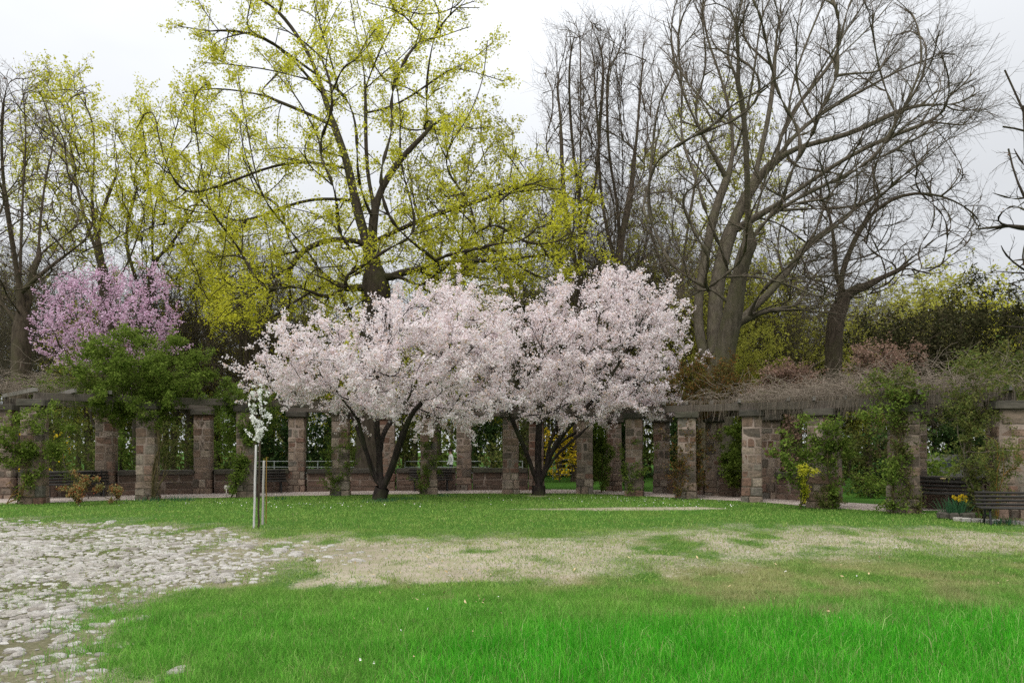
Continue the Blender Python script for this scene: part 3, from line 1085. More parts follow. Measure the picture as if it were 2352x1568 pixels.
def twigs_on(rng, sk, rmax, per_m, L, n=4, ang=(40, 12), wig=0.14, up=0.03, rt=(0.6, 0.012), k=3, mb=None, pw=None):
    """side twigs along all skeleton wood thinner than rmax"""
    i = np.arange(1, sk.n)
    i = i[(sk.r[i] < rmax) & (sk.par[i] >= 0)]
    a, b = sk.P[sk.par[i]], sk.P[i]
    ln = np.linalg.norm(b - a, axis=1)
    m = rng.poisson(ln * per_m)
    rep = np.repeat(np.arange(len(i)), m)
    t = rng.uniform(0, 1, len(rep))[:, None]
    pos = a[rep] + (b - a)[rep] * t
    tan = norm((b - a)[rep])
    r = np.minimum(sk.r[i][rep] * rt[0], rt[1])
    LL = rng.uniform(L[0], L[1], len(rep))
    P, Rd = grow(rng, pos, tan, r, LL, n, ang, wig, up)
    if mb is not None: tubes(mb, P, Rd, k)
    return P, Rd


def sub_twigs(rng, P, Rd, m, lf, n=3, ang=(40, 12), wig=0.12, up=0.03, rmin=0.004, mb=None, t0=0.2):
    pos, tan, r, ln, t = along(rng, P, Rd, m, t0, 1.0)
    P2, R2 = grow(rng, pos, tan, np.maximum(r * 0.65, rmin), ln * lf * rng.uniform(0.6, 1.3, len(pos)) * (1.15 - 0.5 * t), n, ang, wig, up)
    if mb is not None: tubes(mb, P2, R2, 3)
    return P2, R2


def new_tree(name, label, cat, base, group=None):
    o = empty(name, tuple(base))
    return tag(o, label, cat, group)


def part(mb, name, mat, root, smooth=True):
    """builds mb (world coordinates) as a part of root, which is not rotated"""
    o = bpy.data.objects.new(name, mb.mesh(name, mat, smooth, origin=tuple(root.location)))
    if name in ('twigs', 'tangle', 'hanging_strands'): o['kind'] = 'stuff'
    return link(o, root)


# --- the two white-pink cherries
def cherry(label, base, Y, stems, poly, depth, seed, nT, centre):
    rng = np.random.default_rng(seed)
    root = new_tree('cherry_tree', label, 'tree', base, 'pale pink cherries on the lawn')
    sk = Skel(rng, 0.3)
    sk.limb(np.array([[base[0], base[1], -0.15], [base[0], base[1], 0.10], [base[0], base[1], 0.32]]), 0, False, root=True)
    for s in stems:
        pts = np.array([px(x, y, Y + dy) for x, y, dy in s])
        sk.limb(np.vstack([[base[0], base[1], 0.3], pts]), 0.02, lambda p: bool(p[2] > 1.5))
    poly = np.asarray(poly, float); pc = poly.mean(0)
    poly = pc + (poly - pc) * [0.955, 0.93] + [0, 6]
    T = poly_targets(rng, poly, Y, depth, nT, power=0.6)
    T = T[np.argsort(np.linalg.norm(T - np.array(centre), axis=1))]
    sk.shoots(T, sag=0.02, bend=0.4, jit=0.06, turn=0.55)
    sk.relax(2)
    sk.radii(0.235, 0.60, 0.006, 6)
    mb = MB(); sk.tubes(mb, 0.1)
    P1, R1 = twigs_on(rng, sk, 0.035, 3.6, (0.45, 1.25), 4, (34, 12), 0.07, 0.10, (0.6, 0.008), 3, mb)
    P2, R2 = sub_twigs(rng, P1, R1, 3, 0.42, 2, (38, 10), 0.06, 0.08, 0.003, None)
    part(mb, 'trunk', M['bark_cherry'], root)
    cr = MB()
    c1 = along(rng, P1, R1, 12, 0.08, 1.0)[0]
    c2 = along(rng, P2, R2, 6, 0.1, 1.0)[0]
    C = np.concatenate([c1, c2])
    # gaps: blossom is thinner here and there
    g = fbm(C[:, 0] * 1.0 + C[:, 1] * 0.3, C[:, 2] * 1.0 + C[:, 1] * 0.4, 1.1, 3, seed)
    C = C[rng.uniform(0, 1, len(C)) < np.clip((g - 0.34) * 6, 0.15, 1)]
    C = clumps(rng, C, 4, 0.045)
    leaves(cr, rng, C, 0.035, 0.85, 0, 0.25)
    part(cr, 'crown', M['blossom'], root, False)
    
    return root


Yc = 26.6
b1 = px(871, 1147, Yc); b1[2] = 0
cherry('left of the two pale pink blossoming cherries with three spreading stems', b1, Yc,
       [[(852, 1085, -0.1), (836, 1012, -0.3), (820, 960, -0.5), (785, 915, -0.9), (730, 860, -1.2)],
        [(873, 1090, 0.1), (872, 1030, 0.2), (862, 985, 0.1), (868, 930, 0.3), (880, 850, 0.4), (900, 760, 0.5)],
        [(872, 1040, 0.2), (885, 985, 0.6), (930, 930, 1.0), (960, 870, 1.3), (990, 780, 1.6)],
        [(893, 1095, -0.1), (912, 1038, -0.4), (927, 985, -0.6), (965, 920, -1.0), (1040, 850, -1.4), (1090, 790, -1.6)],
        [(840, 1030, 0.1), (822, 985, 0.6), (800, 930, 1.2), (760, 850, 1.7)]],
       [(570, 895), (572, 850), (605, 790), (645, 745), (690, 735), (735, 715), (790, 725), (850, 700), (905, 665), (960, 660), (1030, 642), (1080, 655), (1125, 665),
        (1165, 720), (1195, 800), (1180, 900), (1140, 950), (1105, 985), (1030, 972), (960, 975), (900, 975), (830, 955), (770, 935), (690, 912), (640, 905)],
       3.6, 21, 460, (b1[0], b1[1], 2.6))
Yd = 29.3
b2 = px(1237, 1137, Yd); b2[2] = 0
cherry('right of the two pale pink blossoming cherries with taller spiky crown', b2, Yd,
       [[(1222, 1080, -0.1), (1205, 1025, -0.3), (1185, 985, -0.6), (1160, 930, -1.0), (1130, 850, -1.3)],
        [(1236, 1075, 0.1), (1238, 1020, 0.2), (1240, 970, 0.2), (1235, 900, 0.3), (1250, 800, 0.4), (1300, 700, 0.4)],
        [(1250, 1080, -0.1), (1275, 1020, -0.3), (1310, 975, -0.6), (1370, 910, -1.0), (1430, 820, -1.2), (1480, 720, -1.2)],
        [(1255, 1060, 0.3), (1290, 1010, 0.7), (1330, 990, 1.0), (1400, 930, 1.4), (1480, 880, 1.7)],
        [(1250, 1090, 0.2), (1262, 1020, 0.8), (1290, 950, 1.4), (1330, 850, 1.8), (1380, 740, 1.8)],
        [(1268, 1055, -0.3), (1300, 1025, -0.5), (1345, 985, -0.7)]],
       [(1085, 760), (1140, 705), (1225, 680), (1275, 645), (1345, 672), (1400, 620), (1460, 615), (1505, 660), (1570, 660), (1550, 730), (1590, 775), (1598, 825), (1555, 855), (1578, 900),
        (1582, 950), (1520, 945), (1450, 970), (1400, 970), (1330, 972), (1270, 985), (1200, 970), (1130, 945), (1075, 900), (1065, 820)],
       3.4, 22, 460, (b2[0], b2[1], 2.6))


# --- generic tall tree
def tall_tree(name, label, Y, base_col, limbs, poly, depth, nT, r_root, seed, bark='bark_dark', leaf=None, group=None, tw=None, leaf_n=(3, 2), leaf_size=0.07,
              clump=(5, 0.10), can_z=4.0, expo=0.6, sag=0.05, turn=0.7, drift=0.35, twig_r=0.07, lift=0.05, keep=1.0, step=0.5, sub=(4, 0.5), aspect=0.7, bend=0.28, relax=8, poly2=None):
    rng = np.random.default_rng(seed)
    base = px(base_col, HOR, Y); base[2] = 0
    root = new_tree(name, label, 'tree', base, group)
    sk = Skel(rng, step)
    for i, l in enumerate(limbs):
        y0 = 0
        if i == 0:
            p = limb_px(rng, l, Y, 0.0)
            p = np.vstack([[base[0], base[1], -0.15], p])
            sk.limb(p, 0.03, lambda q: bool(q[2] > can_z), root=True)
        else:
            d = np.linalg.norm(sk.P[:sk.n] - px(l[0][0], l[0][1], Y), axis=1)
            y0 = sk.P[int(np.argmin(d))][1] - Y
            sk.limb(limb_px(rng, l, Y, drift, y0), 0.05, lambda q: bool(q[2] > can_z))
    T = poly_targets(rng, poly, Y, depth, nT)
    if poly2: T = np.concatenate([T, poly_targets(rng, poly2[0], Y, poly2[1], poly2[2])])
    c = np.array([base[0], base[1], can_z])
    T = T[np.argsort(np.linalg.norm(T - c, axis=1))]
    sk.shoots(T, sag=sag, bend=bend, jit=0.07, turn=turn)
    sk.relax(relax)
    sk.radii(r_root, expo, 0.009)
    mb = MB(); sk.tubes(mb, 0.5)
    tw = tw or dict(per_m=1.6, L=(0.6, 1.6))
    part(mb, 'trunk', M[bark], root)
    mb = MB()
    P1, R1 = twigs_on(rng, sk, twig_r, tw['per_m'], tw['L'], 4, tw.get('ang', (38, 12)), tw.get('wig', 0.13), lift, (0.6, 0.016), 3, mb)
    P2, R2 = sub_twigs(rng, P1, R1, sub[0], sub[1], 2, (38, 12), 0.12, lift, 0.006, mb)
    part(mb, 'twigs', M['twig_brown' if bark != 'bark_dark' else 'twig_dark'], root)
    if leaf:
        C = np.concatenate([along(rng, P1, R1, leaf_n[0], 0.3, 1.0)[0], along(rng, P2, R2, leaf_n[1], 0.5, 1.05)[0]])
        if keep < 1: C = C[rng.uniform(0, 1, len(C)) < keep]
        C = clumps(rng, C, clump[0], clump[1])
        cr = MB(); leaves(cr, rng, C, leaf_size, aspect, 0.3, 0.3)
        part(cr, 'crown', M[leaf], root, False)
    return root


tall_tree('maple_tree', 'tall maple in yellow-green flower with dark forked trunk behind the left cherry', 37.0, 850,
          [[(852, 1100), (858, 900), (864, 750), (866, 640), (858, 590)],
           [(858, 590), (838, 554), (815, 464), (799, 364), (778, 316), (757, 264), (738, 195), (725, 142), (683, 79), (651, 42), (636, -30)],
           [(860, 590), (860, 554), (848, 448), (839, 343), (841, 264), (841, 200), (836, 132), (815, 79), (804, 10), (800, -60)],
           [(725, 142), (736, 79), (762, 0), (770, -60)],
           [(762, 269), (694, 248), (646, 240), (593, 216), (551, 206), (480, 205), (420, 215)],
           [(730, 184), (657, 163), (551, 153), (480, 130)],
           [(715, 135), (667, 116), (604, 79), (551, 68), (470, 70), (400, 62)],
           [(794, 364), (752, 343), (636, 337), (560, 350)],
           [(800, 380), (736, 369), (630, 374), (551, 411), (480, 440)],
           [(841, 264), (920, 243), (989, 185), (1079, 137)],
           [(841, 211), (894, 163), (931, 132), (990, 60)],
           [(841, 195), (889, 69), (920, 16), (950, -50)],
           [(848, 470), (890, 400), (950, 330), (1040, 260)],
           [(860, 560), (920, 527), (989, 490), (1060, 470), (1150, 450), (1250, 430)],
           [(866, 640), (957, 606), (1026, 601), (1158, 596), (1280, 580)],
           [(838, 554), (762, 538), (683, 575), (630, 633), (560, 680), (490, 740)],
           [(815, 470), (740, 450), (660, 470), (560, 520), (500, 560)],
           [(862, 660), (800, 640), (720, 660), (640, 720)]],
          [(380, 60), (440, -10), (560, -120), (900, -160), (1080, -60), (1130, 30), (1140, 100), (1165, 200), (1175, 330), (1260, 360), (1350, 385), (1385, 500), (1370, 600), (1290, 650),
           (1100, 655), (900, 690), (780, 680), (640, 740), (540, 760), (470, 750), (450, 650), (390, 520), (320, 420), (310, 230), (400, 190), (480, 130)],
          7.0, 480, 0.74, 31, 'bark_dark', 'maple_leaf', tw=dict(per_m=2.0, L=(0.5, 1.3)), leaf_n=(7, 3), leaf_size=0.049, clump=(3, 0.12), keep=1.0, poly2=([(450, 600), (560, 480), (760, 470), (900, 520), (1150, 400), (1370, 390), (1390, 600), (1300, 660), (1100, 665), (900, 705), (640, 760), (470, 770)], 5.0, 260), can_z=6.5, sag=-0.02, lift=0.04)

# --- the big bare tree on the right
BT = [(1640, 1100), (1640, 1000), (1645, 900), (1650, 850)]
tall_tree('bare_tree', 'huge bare tree fanning many grey limbs upward right of the right cherry', 35.0, 1640,
          [BT,
           [(1645, 900), (1612, 800), (1600, 700), (1632, 527), (1648, 448), (1674, 411), (1690, 343), (1669, 211), (1640, 132), (1610, 40), (1600, -40)],
           [(1648, 870), (1640, 780), (1653, 606), (1690, 490), (1727, 422), (1748, 343), (1769, 264), (1780, 132), (1790, 0), (1795, -80)],
           [(1650, 860), (1675, 780), (1690, 728), (1700, 606), (1706, 543), (1722, 464), (1715, 350), (1706, 200), (1700, 100), (1690, -20)],
           [(1711, 543), (1769, 485), (1838, 432), (1927, 369), (2000, 335), (2094, 290), (2180, 280)],
           [(1650, 850), (1685, 735), (1775, 680), (1817, 606), (1930, 501), (1995, 460), (2064, 400), (2124, 331), (2184, 291), (2283, 241)],
           [(1685, 735), (1746, 704), (1820, 709), (1960, 724), (2044, 739)],
           [(1740, 370), (1800, 340), (1875, 331), (1955, 306), (2094, 241), (2190, 190)],
           [(1769, 264), (1830, 150), (1870, 60), (1900, -20)],
           [(1755, 330), (1790, 300), (1870, 190), (1950, 110), (2020, 40), (2080, -30)],
           [(1750, 350), (1800, 330), (1900, 250), (2000, 200), (2100, 130), (2170, 70)],
           [(1674, 411), (1620, 330), (1570, 230), (1540, 130), (1530, 40)],
           [(1648, 448), (1600, 380), (1560, 320), (1520, 260)],
           [(1690, 343), (1730, 200), (1740, 80), (1750, -40)],
           [(1600, 750), (1540, 640), (1500, 580), (1470, 540)],
           [(1722, 464), (1760, 380), (1830, 250), (1900, 140), (1960, 50)],
           [(1653, 606), (1600, 540), (1560, 460)]],
          [(1500, 560), (1470, 480), (1500, 250), (1520, 60), (1560, -100), (1850, -160), (2080, -60), (2150, 40), (2260, 170), (2290, 260), (2200, 320), (2060, 420), (1950, 520), (2060, 740),
           (1900, 740), (1800, 700), (1700, 650), (1560, 700)],
          7.5, 900, 0.78, 41, 'bark_grey', None, tw=dict(per_m=2.6, L=(0.8, 2.2), ang=(28, 10), wig=0.09), can_z=5.5, sag=-0.01, turn=1.8, lift=0.06, drift=0.3, relax=10, sub=(6, 0.5))

# --- crooked tree right of it
tall_tree('bare_tree', 'crooked dark bare tree with long level limb above the yew', 38.0, 1914,
          [[(1914, 1080), (1913, 900), (1916, 760), (1919, 660)],
           [(1919, 660), (1950, 580), (1980, 505), (1995, 430), (2024, 341), (2050, 280)],
           [(1917, 670), (1917, 540), (1905, 465), (1880, 410), (1890, 350)],
           [(1919, 680), (1970, 644), (2014, 639), (2054, 615), (2119, 575), (2194, 555), (2243, 540)],
           [(1935, 600), (1960, 590), (2044, 590), (2119, 570)],
           [(1930, 600), (1880, 585), (1830, 592), (1780, 620)],
           [(1980, 505), (2040, 450), (2100, 430), (2160, 440), (2230, 470)],
           [(1918, 740), (1880, 790), (1850, 830)],
           [(2054, 615), (2030, 570), (2060, 520)],
           [(1995, 430), (2060, 420), (2120, 390)]],
          [(1790, 640), (1780, 520), (1830, 400), (1900, 320), (2040, 250), (2160, 290), (2230, 390), (2290, 480), (2270, 580), (2180, 620), (2080, 660), (1950, 700)],
          6.0, 450, 0.42, 42, 'bark_brown', None, tw=dict(per_m=2.2, L=(0.5, 1.4), ang=(48, 14), wig=0.2), can_z=6.0, sag=0.02, lift=0.02, turn=0.5)

# --- tree at the right edge
tall_tree('bare_tree', 'old bare tree with crooked broken branches at the right picture edge', 27.0, 2385,
          [[(2385, 1100), (2392, 800), (2380, 600), (2362, 420), (2353, 300), (2350, 240)],
           [(2353, 300), (2346, 240), (2335, 205), (2316, 170)],
           [(2372, 470), (2345, 455), (2308, 440), (2316, 400), (2320, 345)],
           [(2352, 290), (2330, 292), (2300, 288)],
           [(2378, 520), (2330, 520), (2290, 530), (2240, 520)],
           [(2385, 640), (2350, 650), (2330, 600), (2300, 590)],
           [(2390, 760), (2340, 770), (2300, 750)]],
          [(2250, 480), (2300, 420), (2330, 330), (2420, 100), (2520, 300), (2500, 600), (2400, 740), (2310, 680), (2260, 600)],
          3.0, 70, 0.34, 43, 'bark_dark', 'mauve_leaf', tw=dict(per_m=1.4, L=(0.3, 0.9), ang=(50, 14), wig=0.25), can_z=5.0, leaf_n=(1, 0), leaf_size=0.05, clump=(2, 0.06), keep=0.3, lift=0.0, turn=0.4)

# --- tall narrow pair in the middle
def narrow(label, col, Y, top, half, seed, lean=0):
    x = col
    return tall_tree('bare_tree', label, Y, col,
              [[(x, 1080), (x + lean * 0.2, 800), (x + lean * 0.5, 500), (x + lean * 0.8, 250), (x + lean, top + 20)],
               [(x + lean * 0.3, 640), (x - 35, 480), (x - 45, 300), (x - 60, top + 60)],
               [(x + lean * 0.4, 560), (x + 35, 420), (x + 50, 240), (x + 60, top + 30)],
               [(x + lean * 0.3, 480), (x - 20, 330), (x - 25, 160), (x - 20, top + 30)]],
              [(x - half, 520), (x - half - 10, 330), (x - half * 0.85, top + 60), (x - 30, top), (x + 40, top), (x + half * 0.9, top + 60), (x + half + 10, 320), (x + half, 540), (x + 30, 700), (x - 30, 700)],
              4.0, 420, 0.40, seed, 'bark_brown', None, tw=dict(per_m=2.4, L=(0.7, 1.8), ang=(32, 10), wig=0.10), can_z=7.0, sag=-0.04, lift=0.08, turn=1.6, sub=(6, 0.5), group='tall narrow bare trees behind the cherries')


narrow('tall narrow bare tree rising between maple and fanning tree, left one', 1333, 43.0, 45, 95, 51)
narrow('tall narrow bare tree rising between maple and fanning tree, right one', 1418, 42.0, 40, 100, 52, 6)

# --- left: bare brown trees and flowering maples
tall_tree('bare_tree', 'thick dense-twigged bare tree at the far left edge', 38.0, 45,
          [[(45, 1080), (48, 900), (50, 780), (45, 650)],
           [(45, 650), (20, 520), (5, 400), (0, 300), (10, 190)],
           [(48, 720), (80, 600), (95, 480), (110, 380), (150, 280)],
           [(46, 680), (50, 560), (55, 430), (60, 300), (50, 180)],
           [(48, 740), (-20, 660), (-60, 560)],
           [(60, 660), (130, 600), (190, 560)]],
          [(-160, 600), (-180, 350), (-60, 160), (60, 150), (130, 250), (200, 380), (220, 520), (180, 640), (60, 680), (-60, 700)],
          5.0, 480, 0.44, 61, 'bark_brown', 'mauve_leaf', tw=dict(per_m=2.2, L=(0.6, 1.5), ang=(45, 14), wig=0.2), can_z=6.0, lift=0.03, turn=0.6, sub=(6, 0.5), leaf_n=(1, 1), leaf_size=0.04, clump=(1, 0.05), keep=0.25)
tall_tree('maple_tree', 'yellow-green flowering maple at left behind the pink tree, with a sawn-off limb', 44.0, 245,
          [[(262, 1080), (255, 850), (246, 690), (232, 600)],
           [(232, 600), (228, 520), (240, 455), (272, 402)],
           [(236, 620), (200, 520), (170, 400), (150, 280), (140, 170)],
           [(246, 690), (300, 590), (330, 500), (350, 400)],
           [(230, 560), (180, 470), (90, 400), (50, 330)],
           [(228, 520), (215, 400), (220, 300), (200, 200)]],
          [(30, 420), (40, 220), (100, 145), (190, 140), (240, 230), (300, 300), (330, 420), (300, 560), (160, 600), (60, 560)],
          5.0, 400, 0.36, 62, 'bark_brown', 'maple_leaf', tw=dict(per_m=1.8, L=(0.5, 1.3)), can_z=8.0, leaf_n=(3, 2), leaf_size=0.06, clump=(4, 0.11), keep=0.6, group='yellow-green maples on the left')
tall_tree('maple_tree', 'forked yellow-green maple just right of the pink tree', 46.0, 330,
          [[(318, 1080), (320, 850), (330, 700), (345, 600), (352, 480)],
           [(330, 690), (300, 600), (285, 560), (300, 480), (320, 420)],
           [(352, 480), (375, 400), (400, 300), (430, 210)],
           [(350, 500), (340, 400), (330, 300), (320, 230)],
           [(345, 600), (420, 520), (480, 420), (500, 330)]],
          [(260, 450), (285, 230), (380, 190), (470, 230), (560, 330), (600, 480), (560, 640), (470, 690), (330, 620)],
          5.0, 400, 0.36, 63, 'bark_dark', 'maple_leaf', tw=dict(per_m=1.8, L=(0.5, 1.3)), can_z=8.0, leaf_n=(3, 2), leaf_size=0.06, clump=(4, 0.11), keep=0.8, group='yellow-green maples on the left')
tall_tree('maple_tree', 'slim yellow-green maple between the big maple and the narrow bare trees', 45.0, 1010,
          [[(1000, 1080), (1005, 800), (1010, 600), (1015, 400), (1045, 240)],
           [(1010, 560), (1060, 440), (1110, 360), (1150, 300)],
           [(1008, 620), (960, 500), (940, 400), (930, 300)],
           [(1008, 700), (1120, 560), (1230, 480)]],
          [(900, 600), (890, 400), (960, 250), (1080, 210), (1180, 260), (1230, 380), (1300, 430), (1340, 560), (1220, 660), (1000, 680)],
          5.0, 400, 0.32, 64, 'bark_brown', 'pale_leaf', tw=dict(per_m=1.8, L=(0.5, 1.3)), can_z=8.0, leaf_n=(3, 1), leaf_size=0.07, clump=(4, 0.11), keep=0.7)
tall_tree('maple_tree', 'pale yellow-green tree showing through the limbs of the fanning bare tree', 50.0, 1660,
          [[(1560, 1080), (1560, 800), (1570, 600), (1600, 400), (1620, 250)],
           [(1570, 600), (1640, 480), (1700, 360), (1730, 260)],
           [(1565, 700), (1500, 560), (1480, 430)],
           [(1562, 760), (1680, 660), (1780, 620)]],
          [(1440, 620), (1450, 400), (1560, 230), (1700, 180), (1790, 280), (1830, 480), (1840, 680), (1780, 800), (1600, 780)],
          6.0, 400, 0.34, 65, 'bark_grey', 'pale_leaf', tw=dict(per_m=1.8, L=(0.5, 1.3)), can_z=7.0, leaf_n=(2, 1), leaf_size=0.075, clump=(4, 0.11), keep=0.7)

# ------------------------------------------------------------------ shrubs, climbers
def bush(name, label, cat, base, centre, radii, seed, leaf, nT=60, stem='stem_olive', r0=0.03, twig=(5, (0.2, 0.5)), leaf_n=4, clump=(3, 0.05), leaf_size=0.04, stems=3, group=None,
         keep=1.0, gap=0.0, lai=2.4, leaf_z=0.03, up=0.03, stem_pts=None, shell=0.5, aspect=0.6, step=0.25, can_z=0.3, sub=2, turn=0.5, wig=0.2):
    """a shrub or climber: stems from the ground, shoots filling an ellipsoid, leaves on the shoots"""
    rng = np.random.default_rng(seed)
    base = np.array([base[0], base[1], base[2] if len(base) > 2 else 0.0], float)
    root = new_tree(name, label, cat, base, group)
    centre = np.asarray(centre, float); radii = np.asarray(radii, float)
    sk = Skel(rng, step)
    sk.limb(np.array([base - [0, 0, 0.08], base + [0, 0, 0.05]]), 0, False, root=True)
    for i in range(stems):
        if stem_pts is not None:
            pts = np.asarray(stem_pts, float) + rng.normal(0, 0.12, (len(stem_pts), 3)) * np.linspace(0.3, 1, len(stem_pts))[:, None]
            off = rng.normal(0, 0.10, 3); off[2] = 0
            pts = np.vstack([base + off, pts])
        else:
            tgt = centre + radii * rng.uniform(-0.4, 0.4, 3)
            off = rng.normal(0, 0.06, 3); off[2] = 0
            mid_ = base + (tgt - base) * 0.5 + rng.normal(0, 0.1, 3)
            pts = np.vstack([base + off, mid_, tgt])
        sk.limb(pts, 0.03, lambda p: bool(p[2] > base[2] + can_z))
    u = norm(rng.normal(0, 1, (nT, 3))) * (rng.uniform(0, 1, (nT, 1)) ** shell)
    lump = 1 + 0.25 * (fbm(u[:, 0] * 1.7 + seed, u[:, 2] * 1.7 + u[:, 1], 1.5, 3) - 0.5)[:, None] * 2
    T = centre + u * radii * lump
    T = T[T[:, 2] > base[2] + 0.05]
    T = T[np.argsort(np.linalg.norm(T - base, axis=1))]
    sk.shoots(T, sag=0.03, bend=0.35, jit=0.05, turn=turn)
    sk.radii(r0, 0.5, 0.004, 9)
    mb = MB(); sk.tubes(mb)
    P1, R1 = twigs_on(rng, sk, r0 * 0.7, twig[0], twig[1], 4, (45, 15), wig, up, (0.6, 0.006), 3, mb)
    part(mb, 'stems', M[stem], root)
    if leaf:
        A = along(rng, P1, R1, 8, 0.1, 1.1)[0]
        N = int(lai * keep * math.pi * radii[0] * radii[2] / (leaf_size ** 2 * aspect))
        C = A[rng.integers(0, len(A), max(40, N // 3))]
        if gap:
            g = fbm(C[:, 0] * 1.3 + C[:, 1], C[:, 2] * 1.3, 1.6, 3, seed)
            C = C[g > gap * rng.uniform(0.75, 1.2, len(C))]
        C = clumps(rng, C, 3, clump[1] * 1.3)
        C = C[C[:, 2] > leaf_z + rng.normal(0, 0.12, len(C)) * (leaf_z > 0.1)]
        cr = MB(); leaves(cr, rng, C, leaf_size, aspect, 0.4, 0.3)
        part(cr, 'foliage', M[leaf], root, False)
    return root


def at(col, row, Y):
    return px(col, row, Y)


# the dense green climber sprawling over the left of the pergola
b = FP[1]
bush('climbing_rose', 'dense bright green climber mounded over the left of the pergola', 'climber', (b[0] + 0.35, b[1] - 0.5), at(318, 866, 26.9), (2.4, 1.8, 1.55), 71, 'green_leaf', 420, 'stem_olive', 0.05,
     (5, (0.25, 0.6)), 4, (3, 0.05), 0.038, 6, lai=4.6, leaf_z=2.45, stem_pts=[at(355, 1080, 26.0), at(372, 1010, 26.2), at(345, 960, 26.6), at(318, 900, 27.3)], can_z=1.6, gap=0.30, sub=2)
bush('climbing_rose', 'pale green trailing end of the climber left of the dense mound', 'climber', (FP[1][0] - 2.2, FP[1][1] + 0.4), at(160, 885, 26.6), (1.6, 1.2, 0.42), 72, 'green_leaf', 60, 'twig_tan', 0.025,
     (5, (0.3, 0.7)), 3, (2, 0.05), 0.028, 2, stem_pts=[at(150, 1050, 26.4), at(165, 930, 26.5)], can_z=2.2, keep=0.5)
bush('ivy', 'dark green ivy curtain over the far left front pillar', 'ivy', (FP[0][0] - 0.25, FP[0][1] - 0.45), at(75, 1000, 24.15), (1.45, 0.5, 1.05), 73, 'green_leaf', 110, 'stem_olive', 0.025,
     (6, (0.2, 0.45)), 4, (2, 0.05), 0.036, 5, gap=0.44, stem_pts=[at(60, 1100, 24.1), at(65, 1000, 24.1)], can_z=0.7)
bush('climbing_rose', 'dark green climber behind the staked sapling', 'climber', (FP[2][0] - 0.4, FP[2][1] - 0.4), at(565, 940, 28.2), (1.35, 1.0, 1.05), 74, 'vine_leaf', 130, 'stem_olive', 0.03,
     (5, (0.25, 0.5)), 4, (3, 0.05), 0.036, 4, stem_pts=[at(550, 1080, 27.5), at(560, 990, 27.6)], can_z=1.2, gap=0.36)
for i, (sx, lab) in enumerate([(3, 'sparse leafy rambler on the pillar left of the left cherry trunk'), (4, 'sparse leafy rambler on the pillar right of the left cherry trunk'),
                               (7, 'thin bare rambler on the clear reddish front pillar')]):
    p = FP[sx]
    bush('climbing_rose', lab, 'climber', (p[0] - 0.3, p[1] - 0.45), (p[0], p[1] - 0.35, 1.35), (0.65, 0.3, 1.2), 75 + i, 'vine_leaf', 26, 'stem_olive', 0.016, (4, (0.2, 0.5)), 3, (1, 0.04), 0.03, 3, keep=0.2, sub=1, group='ramblers on the front pillars')
p = FP[6]
bush('ivy', 'bright green ivy column right of the right cherry trunk', 'ivy', (p[0] + 0.7, p[1] + 0.6), at(1372, 1040, 31.0), (0.62, 0.5, 1.3), 79, 'vine_leaf', 120, 'stem_olive', 0.03, (6, (0.15, 0.35)), 4, (3, 0.05), 0.035, 3)
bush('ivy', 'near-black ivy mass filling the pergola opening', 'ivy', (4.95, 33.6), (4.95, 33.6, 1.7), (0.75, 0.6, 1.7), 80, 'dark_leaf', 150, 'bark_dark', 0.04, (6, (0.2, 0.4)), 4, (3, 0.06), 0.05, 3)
p = FP[8]
bush('climbing_rose', 'brown rambler with sparse russet leaves wrapping a front pillar', 'climber', (p[0] - 0.5, p[1] - 0.55), (p[0] - 0.1, p[1] - 0.4, 1.5), (0.85, 0.35, 1.4), 81, 'russet_leaf', 70, 'bark_brown', 0.022, (5, (0.25, 0.6)), 3, (2, 0.04), 0.028, 6, keep=0.16, sub=1)
bush('climbing_rose', 'russet and green climber crowning the pergola right of the right cherry', 'climber', (p[0] + 0.3, p[1] + 0.7), at(1620, 880, 28.0), (1.6, 1.3, 1.05), 82, 'russet_leaf', 150, 'bark_brown', 0.035, (5, (0.25, 0.5)), 4, (3, 0.05), 0.032, 4,
     stem_pts=[at(1600, 1080, 27.7), at(1600, 960, 27.7)], can_z=2.2)
bush('ivy', 'fresh green ivy shrub hanging between two pale pillars', 'ivy', (BP[9][0] + 0.75, BP[9][1] - 0.9), at(1685, 1040, 27.6), (0.55, 0.45, 1.15), 83, 'green_leaf', 110, 'stem_olive', 0.03, (6, (0.15, 0.35)), 4, (3, 0.05), 0.04, 3)
p = FP[10]
bush('shrub', 'green leafy shrub climbing the broad front pillar', 'shrub', (p[0] - 0.8, p[1] - 0.45), at(1845, 1030, 22.2), (0.78, 0.45, 0.85), 84, 'vine_leaf', 90, 'stem_olive', 0.03, (5, (0.2, 0.45)), 4, (3, 0.05), 0.04, 3, gap=0.46, lai=1.6)
bush('shrub', 'green leafy spray on the right face of the broad front pillar', 'shrub', (p[0] + 0.1, p[1] - 0.6), at(1905, 1010, 22.0), (0.5, 0.35, 0.7), 85, 'vine_leaf', 45, 'stem_olive', 0.02, (5, (0.2, 0.4)), 4, (2, 0.05), 0.04, 2, gap=0.42)
bush('shrub', 'small yellow-green ball-headed shrub on a slim stem', 'shrub', tuple(gp(1845, 1158)), at(1848, 1080, 21.6), (0.34, 0.32, 0.27), 86, 'maple_leaf', 40, 'bark_dark', 0.028, (7, (0.08, 0.2)), 4, (3, 0.03), 0.03, 1, can_z=0.75,
     stem_pts=[at(1846, 1120, 21.8), at(1848, 1085, 21.6)])
bush('shrub', 'dull brown twiggy growth at the foot of the broad front pillar', 'shrub', (p[0] - 0.1, p[1] - 0.65), (p[0] - 0.1, p[1] - 0.62, 0.45), (0.5, 0.25, 0.4), 87, 'hedge_leaf', 45, 'bark_brown', 0.012, (6, (0.15, 0.3)), 3, (1, 0.03), 0.02, 5, keep=0.3)
